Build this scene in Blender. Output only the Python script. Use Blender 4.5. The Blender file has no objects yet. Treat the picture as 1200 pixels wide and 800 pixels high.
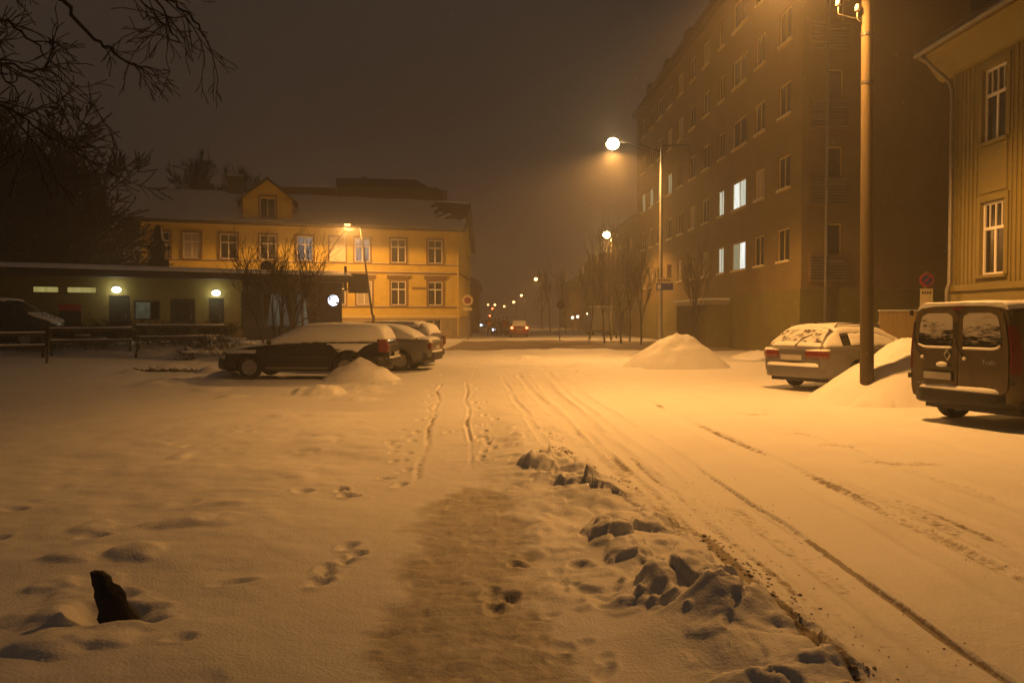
import bpy, bmesh, math, random
import numpy as np
from mathutils import Vector, Matrix, Euler

R = math.radians
random.seed(7)
rng = np.random.default_rng(7)
sc = bpy.context.scene
col = sc.collection

# ------------------------------------------------------------------ camera
F = 920.0                      # focal length in photograph pixels (1200 wide)
CAMZ = 1.62
PITCH = math.atan(26 / F)      # horizon lies 26 px above the centre
cam_d = bpy.data.cameras.new('camera')
cam_d.lens = 36 * F / 1200
cam_d.clip_start = 0.05
cam_d.clip_end = 5000
cam = bpy.data.objects.new('camera', cam_d)
col.objects.link(cam)
cam.location = (0, 0, CAMZ)
cam.rotation_euler = (math.pi / 2 - PITCH, 0, 0)
sc.camera = cam

# ------------------------------------------------------------------ world: low cloud lit from below by the town
w = bpy.data.worlds.new('World')
sc.world = w
w.use_nodes = True
wn, wl = w.node_tree.nodes, w.node_tree.links
wn.clear()
w_out = wn.new('ShaderNodeOutputWorld')
bg_night = wn.new('ShaderNodeBackground')
bg_cloud = wn.new('ShaderNodeBackground')
add = wn.new('ShaderNodeAddShader')
sky = wn.new('ShaderNodeTexSky')
sky.sky_type = 'NISHITA'
sky.sun_disc = False
sky.sun_elevation = R(-4)
sky.sun_rotation = R(180)
wl.new(sky.outputs[0], bg_night.inputs[0])
bg_night.inputs[1].default_value = 0.02
tc = wn.new('ShaderNodeTexCoord')
nz = wn.new('ShaderNodeTexNoise')
nz.inputs['Scale'].default_value = 1.6
nz.inputs['Detail'].default_value = 3
rmp = wn.new('ShaderNodeValToRGB')
rmp.color_ramp.elements[0].position = 0.3
rmp.color_ramp.elements[0].color = (0.033, 0.0225, 0.0155, 1)
rmp.color_ramp.elements[1].position = 0.75
rmp.color_ramp.elements[1].color = (0.047, 0.0315, 0.0215, 1)
wl.new(tc.outputs['Generated'], nz.inputs['Vector'])
wl.new(nz.outputs['Fac'], rmp.inputs[0])
wl.new(rmp.outputs[0], bg_cloud.inputs[0])
bg_cloud.inputs[1].default_value = 0.92
wl.new(bg_night.outputs[0], add.inputs[0])
wl.new(bg_cloud.outputs[0], add.inputs[1])
wl.new(add.outputs[0], w_out.inputs[0])

# ------------------------------------------------------------------ exposure and sampling
sc.view_settings.view_transform = 'Standard'
sc.view_settings.look = 'None'
sc.view_settings.exposure = 0.0
sc.view_settings.gamma = 1
sc.view_settings.use_curve_mapping = False
sc.render.engine = 'CYCLES'
cy = sc.cycles
cy.max_bounces = 6
cy.diffuse_bounces = 3
cy.glossy_bounces = 2
cy.transmission_bounces = 4
cy.transparent_max_bounces = 6
cy.volume_bounces = 1
cy.use_denoising = True
cy.sample_clamp_indirect = 4
SODIUM = (1.0, 0.435, 0.098)     # high pressure sodium street light
LAMPK = 1.0

# ------------------------------------------------------------------ helpers
def at(px, py, d):
    """photograph pixel and distance along +Y -> point (used once, to survey where a thing stands)"""
    a = (px - 600) / F
    b = (400 - py) / F
    fy = math.cos(PITCH) + b * math.sin(PITCH)
    fz = -math.sin(PITCH) + b * math.cos(PITCH)
    return Vector((a / fy * d, d, CAMZ + fz / fy * d))

def zat(py, d):
    return at(600, py, d).z

def xat(px, d):
    return (px - 600) / F * d

SDIR = (-0.0337, 1.0)           # direction of the street

class MB:
    def __init__(self):
        self.v = []; self.f = []
    def add(self, vs, fs):
        n = len(self.v)
        self.v.extend([tuple(p) for p in vs])
        self.f.extend([tuple(n + i for i in f) for f in fs])
        return self
    def box(self, x0, x1, y0, y1, z0, z1):
        return self.add([(x0,y0,z0),(x1,y0,z0),(x1,y1,z0),(x0,y1,z0),(x0,y0,z1),(x1,y0,z1),(x1,y1,z1),(x0,y1,z1)],
                        [(0,3,2,1),(4,5,6,7),(0,1,5,4),(1,2,6,5),(2,3,7,6),(3,0,4,7)])
    def prism(self, pts, axis, a, b):
        """extrude a polygon: axis 'x' pts=(y,z); 'y' pts=(x,z); 'z' pts=(x,y)"""
        def mk(p, t):
            return {'x': (t, p[0], p[1]), 'y': (p[0], t, p[1]), 'z': (p[0], p[1], t)}[axis]
        n = len(pts)
        vs = [mk(p, a) for p in pts] + [mk(p, b) for p in pts]
        fs = [tuple(range(n))[::-1], tuple(range(n, 2*n))]
        for i in range(n):
            j = (i + 1) % n
            fs.append((i, j, n + j, n + i))
        return self.add(vs, fs)
    def tube(self, pts, rad, n=6, cap=True):
        pts = [Vector(p) for p in pts]
        if not hasattr(rad, '__len__'):
            rad = [rad] * len(pts)
        vs, fs = [], []
        prev = None
        for i, p in enumerate(pts):
            d = (pts[min(i+1, len(pts)-1)] - pts[max(i-1, 0)])
            if d.length < 1e-9: d = Vector((0,0,1))
            d.normalize()
            if prev is None:
                up = Vector((0,0,1)) if abs(d.z) < 0.9 else Vector((1,0,0))
                a = d.cross(up).normalized()
            else:
                a = (prev - d * prev.dot(d))
                a = a.normalized() if a.length > 1e-6 else d.orthogonal().normalized()
            prev = a
            b = d.cross(a)
            for k in range(n):
                t = 2 * math.pi * k / n
                vs.append(p + (a * math.cos(t) + b * math.sin(t)) * rad[i])
        for i in range(len(pts) - 1):
            for k in range(n):
                k2 = (k + 1) % n
                fs.append((i*n+k, i*n+k2, (i+1)*n+k2, (i+1)*n+k))
        if cap:
            fs.append(tuple(range(n))[::-1])
            fs.append(tuple((len(pts)-1)*n + k for k in range(n)))
        return self.add(vs, fs)
    def lathe(self, prof, n=24, c=(0,0,0), axis='z', closed=False):
        """prof: (radius, height)"""
        vs, fs = [], []
        for (r, h) in prof:
            for k in range(n):
                t = 2*math.pi*k/n
                q = (r*math.cos(t), r*math.sin(t), h)
                if axis == 'y': q = (q[0], q[2], q[1])
                if axis == 'x': q = (q[2], q[0], q[1])
                vs.append((q[0]+c[0], q[1]+c[1], q[2]+c[2]))
        m = len(prof)
        for i in range(m if closed else m - 1):
            i2 = (i + 1) % m
            for k in range(n):
                k2 = (k+1) % n
                fs.append((i*n+k, i*n+k2, i2*n+k2, i2*n+k))
        if not closed:
            fs.append(tuple(range(n))[::-1]); fs.append(tuple((m-1)*n+k for k in range(n)))
        return self.add(vs, fs)
    def grid(self, P, flip=False):
        """P array [m][n] of points"""
        P = np.asarray(P); m, n = P.shape[:2]
        fs = []
        for i in range(m-1):
            for j in range(n-1):
                q = (i*n+j, i*n+j+1, (i+1)*n+j+1, (i+1)*n+j)
                fs.append(q[::-1] if flip else q)
        return self.add(P.reshape(-1, 3).tolist(), fs)
    def slab(self, P, Q):
        """closed solid between grid P (outer) and Q (inner)"""
        P = np.asarray(P); Q = np.asarray(Q); m, n = P.shape[:2]
        vs = P.reshape(-1,3).tolist() + Q.reshape(-1,3).tolist()
        o = m*n; fs = []
        for i in range(m-1):
            for j in range(n-1):
                fs.append((i*n+j, i*n+j+1, (i+1)*n+j+1, (i+1)*n+j))
                fs.append((o+i*n+j, o+(i+1)*n+j, o+(i+1)*n+j+1, o+i*n+j+1))
        for j in range(n-1):
            fs.append((j, o+j, o+j+1, j+1))
            a = (m-1)*n + j
            fs.append((a, a+1, o+a+1, o+a))
        for i in range(m-1):
            a = i*n; b = (i+1)*n
            fs.append((a, b, o+b, o+a))
            a = i*n+n-1; b = (i+1)*n+n-1
            fs.append((a, o+a, o+b, b))
        return self.add(vs, fs)
    def ico(self, c, r, sub=1, jit=0.0, scale=(1,1,1), seed=0):
        rr = random.Random(seed)
        bm = bmesh.new()
        bmesh.ops.create_icosphere(bm, subdivisions=sub, radius=1)
        vs = []
        for v in bm.verts:
            k = 1 + jit * (rr.random()*2-1)
            vs.append((c[0]+v.co.x*r*k*scale[0], c[1]+v.co.y*r*k*scale[1], c[2]+v.co.z*r*k*scale[2]))
        fs = [tuple(v.index for v in f.verts) for f in bm.faces]
        bm.free()
        return self.add(vs, fs)
    def xf(self, M):
        self.v = [tuple(M @ Vector(p)) for p in self.v]
        return self
    def mesh(self, name, mat, smooth=False, sharp=None, fixn=True):
        me = bpy.data.meshes.new(name)
        me.from_pydata(self.v, [], self.f)
        if fixn:
            bm = bmesh.new(); bm.from_mesh(me)
            bmesh.ops.recalc_face_normals(bm, faces=bm.faces)
            bm.to_mesh(me); bm.free()
        if smooth:
            me.shade_smooth()
            if sharp: me.set_sharp_from_angle(angle=R(sharp))
        if mat: me.materials.append(mat)
        return me
    def build(self, name, mat, parent=None, smooth=False, sharp=None, fixn=True):
        o = bpy.data.objects.new(name, self.mesh(name, mat, smooth, sharp, fixn))
        col.objects.link(o)
        if parent: o.parent = parent
        return o

def tag(o, label=None, cat=None, group=None, kind=None):
    if label: o['label'] = label
    if cat: o['category'] = cat
    if group: o['group'] = group
    if kind: o['kind'] = kind
    return o

def empty(name, loc, rz=0, label=None, cat=None, group=None):
    o = bpy.data.objects.new(name, None)
    o.empty_display_size = 0.2
    col.objects.link(o)
    o.location = loc
    o.rotation_euler = (0, 0, rz)
    return tag(o, label, cat, group)

def kids(o):
    return [c for c in bpy.data.objects if c.parent == o]

def copy_tree(o, parent=None):
    c = o.copy(); col.objects.link(c); c.parent = parent
    for ch in kids(o): copy_tree(ch, c)
    return c

# ------------------------------------------------------------------ numpy value noise
def _hash(ix, iy, s):
    h = (ix.astype(np.int64)*374761393 + iy.astype(np.int64)*668265263 + s*974711) & 0xffffffff
    h = ((h ^ (h >> 13)) * 1274126177) & 0xffffffff
    return ((h ^ (h >> 16)) & 0xffff) / 65535.0
def vnoise(x, y, s=0):
    x = np.asarray(x, float); y = np.asarray(y, float)
    ix = np.floor(x); iy = np.floor(y); fx = x-ix; fy = y-iy
    fx = fx*fx*fx*(fx*(fx*6-15)+10); fy = fy*fy*fy*(fy*(fy*6-15)+10)
    a = _hash(ix,iy,s); b = _hash(ix+1,iy,s); c = _hash(ix,iy+1,s); d = _hash(ix+1,iy+1,s)
    return (a*(1-fx)+b*fx)*(1-fy)+(c*(1-fx)+d*fx)*fy
def fbm(x, y, o=4, s=0, g=0.5):
    t = 0; a = 1; n = 0
    ca, sa = math.cos(.6), math.sin(.6)
    for k in range(o):
        t = t + a*(vnoise(x, y, s+k*17)-.5); n += a
        x, y = (x*ca-y*sa)*2.03, (x*sa+y*ca)*2.03
        a *= g
    return t/n*2
def sstep(a, b, x):
    t = np.clip((np.asarray(x, float)-a)/(b-a), 0, 1)
    return t*t*(3-2*t)

# ------------------------------------------------------------------ materials
def mat(name, color, rough=0.7, metal=0.0, noise=0.0, nscale=6.0, bump=0.0, bscale=40.0, spec=0.5, coat=0.0, dark=None, stretch=None):
    """principled with a mottled base colour and fine relief"""
    m = bpy.data.materials.new(name); m.use_nodes = True
    nt = m.node_tree; N, L = nt.nodes, nt.links
    b = N['Principled BSDF']
    b.inputs['Base Color'].default_value = (*color, 1)
    b.inputs['Roughness'].default_value = rough
    b.inputs['Metallic'].default_value = metal
    b.inputs['Specular IOR Level'].default_value = spec
    b.inputs['Coat Weight'].default_value = coat
    tc = N.new('ShaderNodeTexCoord')
    src = tc.outputs['Object']
    if stretch:
        mp = N.new('ShaderNodeMapping'); mp.inputs['Scale'].default_value = stretch
        L.new(src, mp.inputs[0]); src = mp.outputs[0]
    if noise > 0:
        n = N.new('ShaderNodeTexNoise'); n.inputs['Scale'].default_value = nscale; n.inputs['Detail'].default_value = 5
        n.inputs['Roughness'].default_value = .65
        L.new(src, n.inputs['Vector'])
        mx = N.new('ShaderNodeMix'); mx.data_type = 'RGBA'
        dk = dark if dark else tuple(c*(1-noise) for c in color)
        lt = tuple(min(1, c*(1+noise*.6)) for c in color)
        mx.inputs[6].default_value = (*dk, 1); mx.inputs[7].default_value = (*lt, 1)
        rp = N.new('ShaderNodeMapRange'); rp.inputs[1].default_value = .3; rp.inputs[2].default_value = .7
        L.new(n.outputs['Fac'], rp.inputs[0]); L.new(rp.outputs[0], mx.inputs[0])
        L.new(mx.outputs[2], b.inputs['Base Color'])
        rr = N.new('ShaderNodeMapRange'); rr.inputs[3].default_value = max(0.02, rough-.1); rr.inputs[4].default_value = min(1, rough+.12)
        L.new(n.outputs['Fac'], rr.inputs[0]); L.new(rr.outputs[0], b.inputs['Roughness'])
    if bump > 0:
        n2 = N.new('ShaderNodeTexNoise'); n2.inputs['Scale'].default_value = bscale; n2.inputs['Detail'].default_value = 4
        L.new(src, n2.inputs['Vector'])
        bp = N.new('ShaderNodeBump'); bp.inputs['Strength'].default_value = bump; bp.inputs['Distance'].default_value = .02
        L.new(n2.outputs['Fac'], bp.inputs['Height']); L.new(bp.outputs[0], b.inputs['Normal'])
    return m

def emit(name, color, strength, sample=False):
    m = bpy.data.materials.new(name); m.use_nodes = True
    nt = m.node_tree; nt.nodes.clear()
    o = nt.nodes.new('ShaderNodeOutputMaterial'); e = nt.nodes.new('ShaderNodeEmission')
    e.inputs[0].default_value = (*color, 1); e.inputs[1].default_value = strength
    nt.links.new(e.outputs[0], o.inputs[0])
    if not sample: m.cycles.emission_sampling = 'NONE'
    return m

def lit_window(name, c1, c2, strength, scale=(9, 9, .6)):
    """lit room behind a curtain: folds of brighter and dimmer cloth"""
    m = bpy.data.materials.new(name); m.use_nodes = True
    nt = m.node_tree; nt.nodes.clear(); N, L = nt.nodes, nt.links
    o = N.new('ShaderNodeOutputMaterial'); e = N.new('ShaderNodeEmission')
    tc = N.new('ShaderNodeTexCoord'); mp = N.new('ShaderNodeMapping'); mp.inputs['Scale'].default_value = scale
    n = N.new('ShaderNodeTexNoise'); n.inputs['Scale'].default_value = 1.0; n.inputs['Detail'].default_value = 2
    mx = N.new('ShaderNodeMix'); mx.data_type = 'RGBA'
    mx.inputs[6].default_value = (*c1, 1); mx.inputs[7].default_value = (*c2, 1)
    rp = N.new('ShaderNodeMapRange'); rp.inputs[1].default_value = .35; rp.inputs[2].default_value = .65
    L.new(tc.outputs['Object'], mp.inputs[0]); L.new(mp.outputs[0], n.inputs['Vector']); L.new(n.outputs['Fac'], rp.inputs[0])
    L.new(rp.outputs[0], mx.inputs[0]); L.new(mx.outputs[2], e.inputs[0]); e.inputs[1].default_value = strength
    L.new(e.outputs[0], o.inputs[0])
    m.cycles.emission_sampling = 'NONE'
    return m

def snow_mat(name='snow', attr=False):
    m = bpy.data.materials.new(name); m.use_nodes = True
    nt = m.node_tree; N, L = nt.nodes, nt.links
    b = N['Principled BSDF']
    b.inputs['Roughness'].default_value = .62
    b.inputs['Specular IOR Level'].default_value = .3
    tc = N.new('ShaderNodeTexCoord')
    n = N.new('ShaderNodeTexNoise'); n.inputs['Scale'].default_value = 1.4; n.inputs['Detail'].default_value = 6
    L.new(tc.outputs['Object'], n.inputs['Vector'])
    mx = N.new('ShaderNodeMix'); mx.data_type = 'RGBA'
    mx.inputs[6].default_value = (.70, .70, .69, 1); mx.inputs[7].default_value = (.80, .81, .82, 1)
    L.new(n.outputs['Fac'], mx.inputs[0])
    last = mx.outputs[2]
    if attr:
        # real dirt: sand and slush pressed into tracks ("dirt"), grey worn ice on the footpath ("ice")
        for an, c0, c1, sc_, lo, hi in (('ice', (.34,.315,.275), (.58,.555,.51), 3.0, .25, .85), ('dirt', (.10,.08,.06), (.26,.21,.165), 14.0, .35, .7)):
            a = N.new('ShaderNodeAttribute'); a.attribute_name = an
            nn = N.new('ShaderNodeTexNoise'); nn.inputs['Scale'].default_value = sc_; nn.inputs['Detail'].default_value = 6
            nn.inputs['Roughness'].default_value = .7
            L.new(tc.outputs['Object'], nn.inputs['Vector'])
            dm = N.new('ShaderNodeMix'); dm.data_type = 'RGBA'
            dm.inputs[6].default_value = (*c0, 1); dm.inputs[7].default_value = (*c1, 1)
            L.new(nn.outputs['Fac'], dm.inputs[0])
            # break the mask up with noise so its border frays
            ad = N.new('ShaderNodeMath'); ad.operation = 'ADD'
            sb = N.new('ShaderNodeMath'); sb.operation = 'SUBTRACT'; sb.inputs[1].default_value = .5
            L.new(nn.outputs['Fac'], sb.inputs[0])
            ml = N.new('ShaderNodeMath'); ml.operation = 'MULTIPLY'; ml.inputs[1].default_value = 1.6
            L.new(sb.outputs[0], ml.inputs[0])
            L.new(a.outputs['Fac'], ad.inputs[0]); L.new(ml.outputs[0], ad.inputs[1])
            rp = N.new('ShaderNodeMapRange'); rp.inputs[1].default_value = lo; rp.inputs[2].default_value = hi
            L.new(ad.outputs[0], rp.inputs[0])
            # nothing where the mask is zero
            gate = N.new('ShaderNodeMapRange'); gate.inputs[1].default_value = .02; gate.inputs[2].default_value = .2
            L.new(a.outputs['Fac'], gate.inputs[0])
            mm = N.new('ShaderNodeMath'); mm.operation = 'MULTIPLY'
            L.new(rp.outputs[0], mm.inputs[0]); L.new(gate.outputs[0], mm.inputs[1])
            mx2 = N.new('ShaderNodeMix'); mx2.data_type = 'RGBA'
            L.new(mm.outputs[0], mx2.inputs[0]); L.new(last, mx2.inputs[6]); L.new(dm.outputs[2], mx2.inputs[7])
            last = mx2.outputs[2]
    L.new(last, b.inputs['Base Color'])
    n2 = N.new('ShaderNodeTexNoise'); n2.inputs['Scale'].default_value = 55; n2.inputs['Detail'].default_value = 5
    n3 = N.new('ShaderNodeTexNoise'); n3.inputs['Scale'].default_value = 7; n3.inputs['Detail'].default_value = 4
    L.new(tc.outputs['Object'], n2.inputs['Vector']); L.new(tc.outputs['Object'], n3.inputs['Vector'])
    b1 = N.new('ShaderNodeBump'); b1.inputs['Strength'].default_value = .42; b1.inputs['Distance'].default_value = .01
    b2 = N.new('ShaderNodeBump'); b2.inputs['Strength'].default_value = .16; b2.inputs['Distance'].default_value = .05
    L.new(n3.outputs['Fac'], b2.inputs['Height']); L.new(n2.outputs['Fac'], b1.inputs['Height'])
    L.new(b2.outputs[0], b1.inputs['Normal']); L.new(b1.outputs[0], b.inputs['Normal'])
    return m

M = {}
M['snow'] = snow_mat('snow')
M['ground'] = snow_mat('ground_snow', True)
M['yellow'] = mat('ochre_boards', (.60, .45, .075), .65, noise=.18, nscale=1.5, bump=.15, bscale=12)
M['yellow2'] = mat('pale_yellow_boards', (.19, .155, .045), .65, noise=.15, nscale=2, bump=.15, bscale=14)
M['trim'] = mat('brown_trim', (.20, .115, .035), .6, noise=.2)
M['trimlight'] = mat('ochre_moulding', (.58, .45, .14), .6, noise=.15)
M['white'] = mat('white_paint', (.74, .72, .68), .5, noise=.06)
M['plinth'] = mat('plinth_stone', (.30, .25, .16), .85, noise=.25, nscale=3, bump=.3, bscale=10)
M['glass'] = mat('window_glass', (.012, .013, .015), .12, noise=.1, nscale=1, spec=.6)
M['curtain'] = mat('drawn_curtain', (.42, .38, .34), .9, noise=.25, nscale=3, stretch=(6,6,.4))
M['roof'] = mat('dark_roof', (.05, .042, .038), .75, noise=.25, nscale=3, bump=.2)
M['stucco'] = mat('brown_render', (.185, .133, .05), .9, noise=.22, nscale=.5, bump=.25, bscale=18)
M['stuccodk'] = mat('green_plinth_render', (.15, .13, .026), .9, noise=.25, nscale=.6, bump=.25, bscale=18)
M['concrete'] = mat('concrete', (.32, .29, .24), .9, noise=.2, nscale=4, bump=.3)
M['wood'] = mat('weathered_pole_wood', (.088, .066, .031), .85, noise=.35, nscale=5, bump=.4, bscale=30, stretch=(6,6,.35))
M['metal'] = mat('galvanised_steel', (.24, .23, .21), .5, .5, noise=.15)
M['darkmetal'] = mat('dark_metal', (.03, .028, .027), .55, .3, noise=.2)
M['black'] = mat('black_plastic', (.012, .012, .013), .55, noise=.15)
M['rubber'] = mat('tyre_rubber', (.014, .014, .015), .85, noise=.2)
M['rim'] = mat('alloy_rim', (.42, .41, .39), .4, .7, noise=.15)
M['bark'] = mat('bark', (.022, .017, .013), .95, noise=.3, nscale=8, bump=.4)
M['bark2'] = mat('pale_bark', (.036, .028, .02), .95, noise=.3, nscale=8, bump=.4)
M['cafe'] = mat('green_yellow_render', (.20, .17, .05), .85, noise=.2, nscale=1.5, bump=.2)
M['cafedark'] = mat('dark_cladding', (.026, .022, .016), .7, noise=.2)
M['door'] = mat('dark_green_door', (.026, .032, .022), .5, noise=.2)
M['red'] = mat('red_lens', (.13, .010, .006), .3, noise=.1, coat=.5)
M['amber'] = mat('amber_lens', (.5, .16, .02), .25, noise=.1, coat=.5)
M['clear'] = mat('clear_lens', (.45, .45, .44), .15, noise=.1, coat=.5)
M['plate'] = mat('number_plate', (.38, .37, .34), .5, noise=.05)
M['cardark'] = mat('dark_blue_car_paint', (.006, .006, .009), .35, .0, noise=.1, nscale=2, coat=.25, spec=.3)
M['carsilver'] = mat('silver_car_paint', (.155, .148, .158), .42, .45, noise=.12, nscale=3, coat=.4)
M['cargrey'] = mat('grey_car_paint', (.16, .155, .15), .4, .4, noise=.12, coat=.4)
M['carvan'] = mat('olive_van_paint', (.095, .074, .038), .5, .3, noise=.3, nscale=2.5, coat=.25)
M['carred'] = mat('red_car_paint', (.22, .020, .014), .35, .3, noise=.12, coat=.5)
M['carwhite'] = mat('white_car_paint', (.6, .59, .56), .4, noise=.12, coat=.4)
M['signblue'] = mat('sign_blue', (.03, .045, .22), .5, noise=.1)
M['signred'] = mat('sign_red', (.42, .03, .025), .5, noise=.1)
M['signcream'] = mat('sign_cream', (.60, .52, .33), .55, noise=.1)
M['fence'] = mat('beige_boards', (.42, .31, .14), .8, noise=.2, nscale=3, bump=.2, stretch=(5,5,.5))
M['rock'] = mat('black_stone', (.016, .013, .011), .9, noise=.4, nscale=8, bump=.5, bscale=30)
M['slush'] = mat('dirty_slush', (.34, .28, .22), .75, noise=.5, nscale=.55, bump=.6, bscale=3, dark=(.13,.10,.07), stretch=(.35, 1.3, 1))
M['lens_sodium'] = emit('sodium_lens', (1.0, .62, .24), 60)
M['lens_glare'] = emit('sodium_glare_globe', (1.0, .66, .28), 110, True)  # glowing ball stands for the lamp together with its glare
M['lens_far'] = emit('far_sodium_glare_globe', (1.0, .48, .15), 12)  # distant lamps: glare put into the size of the ball
M['lens_dim'] = emit('shaded_sodium_lens', (1.0, .50, .16), 5)
M['lens_white'] = emit('white_lamp_glass', (1.0, .95, .72), 16)
M['lit_pale'] = lit_window('lit_curtain_pale', (.55, .62, .50), (1.0, 1.0, .80), .75)
M['lit_dim'] = lit_window('lit_curtain_dim', (.30, .30, .18), (.60, .56, .34), .55)
M['lit_yellow'] = lit_window('lit_window_yellow', (.50, .42, .12), (.75, .62, .22), .55)
M['lit_far'] = emit('far_window', (1.0, .88, .60), 2.0)
M['skin'] = mat('skin', (.42, .26, .18), .6, noise=.1)
# ================================================================== ground: one sheet to the horizon
def axis_lines(fine, half, g1, r1, g2, r2):
    a = list(np.arange(0, half, fine))
    x = half
    while x < r1: a.append(x); x += max(fine, g1*x)
    while x < r2: a.append(x); x += g2*x
    a.append(r2)
    return np.array(a)
def lines(lo, hi, step):
    out = []; x = lo
    while x < hi: out.append(x); x += step(x)
    return out
_r = lines(0, 62, lambda x: .015 if x < 2.5 else (.03 if x < 4.2 else .014*x)); _l = lines(.032, 62, lambda x: .016 if x < .7 else (.032 if x < 4.2 else .014*x))
_far = lines(62, 1800, lambda x: .1*x)+[1800]
GX = np.array([-x for x in (_l+_far)][::-1] + _r + _far)
_y = [-1800, -700, -250, -100, -50, -28, -16, -9, -5, -3, -1.5, -.4, .5, 1.0, 1.4, 1.7, 1.9]
_y += lines(2.05, 95, lambda y: min(max(.014, (.0042 if y < 9 else .0065)*y), .5)) + lines(95, 1800, lambda y: .06*y) + [1800]
GY = np.array(_y)
XX, YY = np.meshgrid(GX, GY)

CAFE_R = np.array([-8.75, 40.0]); CAFE_L = np.array([-21.3, 33.2])
_cd = (CAFE_R-CAFE_L)/np.linalg.norm(CAFE_R-CAFE_L)
_cn = np.array([_cd[1], -_cd[0]])          # towards the camera

def ridge_x(y):
    return np.interp(y, [2, 4.5, 5.6, 7.2, 9, 14, 22], [1.28, 1.12, 1.0, .72, .25, .0, -.4])

near = 1/(1+(np.hypot(XX, YY)/26)**4)
H = .05*fbm(XX*.12, YY*.12, 3, 3) + .018*fbm(XX*.55, YY*.55, 3, 5)*near
# undisturbed snow to the left of the path: drifts, old filled footprints, wind scallops
fld = sstep(-.9, -2.2, XX)*sstep(17, 9, YY)
n1 = fbm(XX*.9+3, YY*1.1, 4, 11)
H += fld*(.050*n1 + .016*np.abs(fbm(XX*1.6+.4*YY, YY*1.9, 2, 21)))
H += fld*.018*np.maximum(0, fbm(XX*2.2-.6*YY, YY*2.9, 3, 31)-.12)
# road right of the ridge is packed flat
road = sstep(0, .5, XX-ridge_x(YY))*sstep(30, 22, YY)
H *= (1-.55*road)
H += road*.006*fbm(XX*5, YY*1.6, 3, 41)
# terrace of the low building on the left
sd = (XX-CAFE_R[0])*_cn[0] + (YY-CAFE_R[1])*_cn[1]
H += .64*sstep(6.2, 2.6, sd)*sstep(-6.0, -9.5, XX)*sstep(90, 60, YY)
H += .10*sstep(50, 60, YY)*sstep(-1.5, -6, XX)

DIRT = np.zeros_like(H); ICE = np.zeros_like(H)

def win(x0, x1, y0, y1):
    i0, i1 = np.searchsorted(GX, [x0, x1]); j0, j1 = np.searchsorted(GY, [y0, y1])
    return (slice(max(0,j0-1), j1+1), slice(max(0,i0-1), i1+1))

# ridge thrown up between path and road
rx = XX-ridge_x(YY)
amp = np.interp(YY, [1.5, 3, 4.6, 7.5, 9.5, 13, 18, 24], [.10, .14, .165, .14, .11, .05, .02, 0])*(YY > 1)
H += amp*np.exp(-(rx/.50)**2)*(.75+.6*fbm(XX*1.3, YY*1.3, 3, 51))
H += .5*amp*np.exp(-((rx+.55)/.55)**2)*np.maximum(0, fbm(XX*1.9, YY*1.6, 4, 61))

def lump(cx, cy, rx_, ry_f, ry_n, h, rot=0, warp=.35, seed=0, p=.8):
    """a slab of ploughed snow: long far slope, steep face towards the near side"""
    m = max(rx_, ry_f, ry_n)*1.6
    s = win(cx-m, cx+m, cy-m, cy+m)
    x = XX[s]-cx; y_ = YY[s]-cy
    c, n = math.cos(rot), math.sin(rot)
    u = x*c+y_*n; v = -x*n+y_*c
    wv = warp*fbm(XX[s]*2.6/max(.3, rx_), YY[s]*2.6/max(.3, rx_), 3, 200+seed)
    ry = np.where(v > 0, ry_f, ry_n)
    r = np.sqrt((u/rx_)**2+(v/ry)**2)*(1+wv)
    cr_ = 1+.32*fbm(XX[s]*7, YY[s]*7, 3, 800+seed)-.2*np.abs(fbm(XX[s]*3.4, YY[s]*3.4, 2, 820+seed))
    H[s] += h*np.maximum(0, 1-r*r)**p*cr_

def dent(cx, cy, a, b, d, rot=0, rim=.35, seed=0):
    m = max(a, b)*2.2
    s = win(cx-m, cx+m, cy-m, cy+m)
    x = XX[s]-cx; y_ = YY[s]-cy
    c, n = math.cos(rot), math.sin(rot)
    u = (x*c+y_*n)/a; v = (-x*n+y_*c)/b
    r = np.sqrt(u*u+v*v)*(1+.3*fbm(XX[s]*9, YY[s]*9, 2, 300+seed))
    H[s] += -d*np.exp(-(r**2)**1.6) + d*rim*np.exp(-((r-1.35)/.3)**2)

def P2(px, py):
    d = F*CAMZ/(py-374)
    return xat(px, d), d

for k, (px, py, a, bf, bn, h, rot, p_) in enumerate([
        (795, 704, .26, .44, .34, .125, -.30, 1.0), (835, 722, .12, .24, .10, .05, -.5, .6), (762, 712, .16, .30, .14, .05, .35, .7),
        (722, 640, .17, .30, .07, .085, .30, .45), (765, 634, .13, .35, .07, .08, -.5, .5), (700, 632, .10, .2, .05, .05, .2, .45),
        (745, 664, .15, .25, .08, .06, .35, .5), (700, 690, .2, .3, .14, .03, .2, .8),
        (628, 556, .12, .30, .07, .10, .6, .5), (640, 548, .10, .35, .07, .09, -.3, .5), (652, 541, .12, .22, .06, .07, .1, .45),
        (672, 562, .20, .22, .07, .07, .05, .45), (684, 580, .18, .26, .08, .11, .10, .45), (660, 575, .12, .2, .06, .04, -.2, .5),
        (600, 520, .2, .5, .2, .03, .2, .8), (650, 505, .25, .6, .2, .03, -.3, .8)]):
    x, y = P2(px, py)
    lump(x, y, a, bf, bn, h, rot, .55, seed=k, p=p_)
for k in range(60):
    y = rng.uniform(2.6, 11.5); x = float(ridge_x(y))+rng.normal(-.12, .28)
    r = rng.uniform(.03, .10)
    lump(x, y, r*1.3, r*1.5, r*.6, rng.uniform(.008, .03), rng.uniform(-1, 1), .5, seed=30+k, p=.5)
for k in range(12):
    px, py = rng.uniform(640, 730), rng.uniform(660, 790)
    x, y = P2(px, py); dent(x, y, rng.uniform(.03, .07), rng.uniform(.04, .09), rng.uniform(.008, .022), rng.uniform(0, 3), seed=k)

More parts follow.
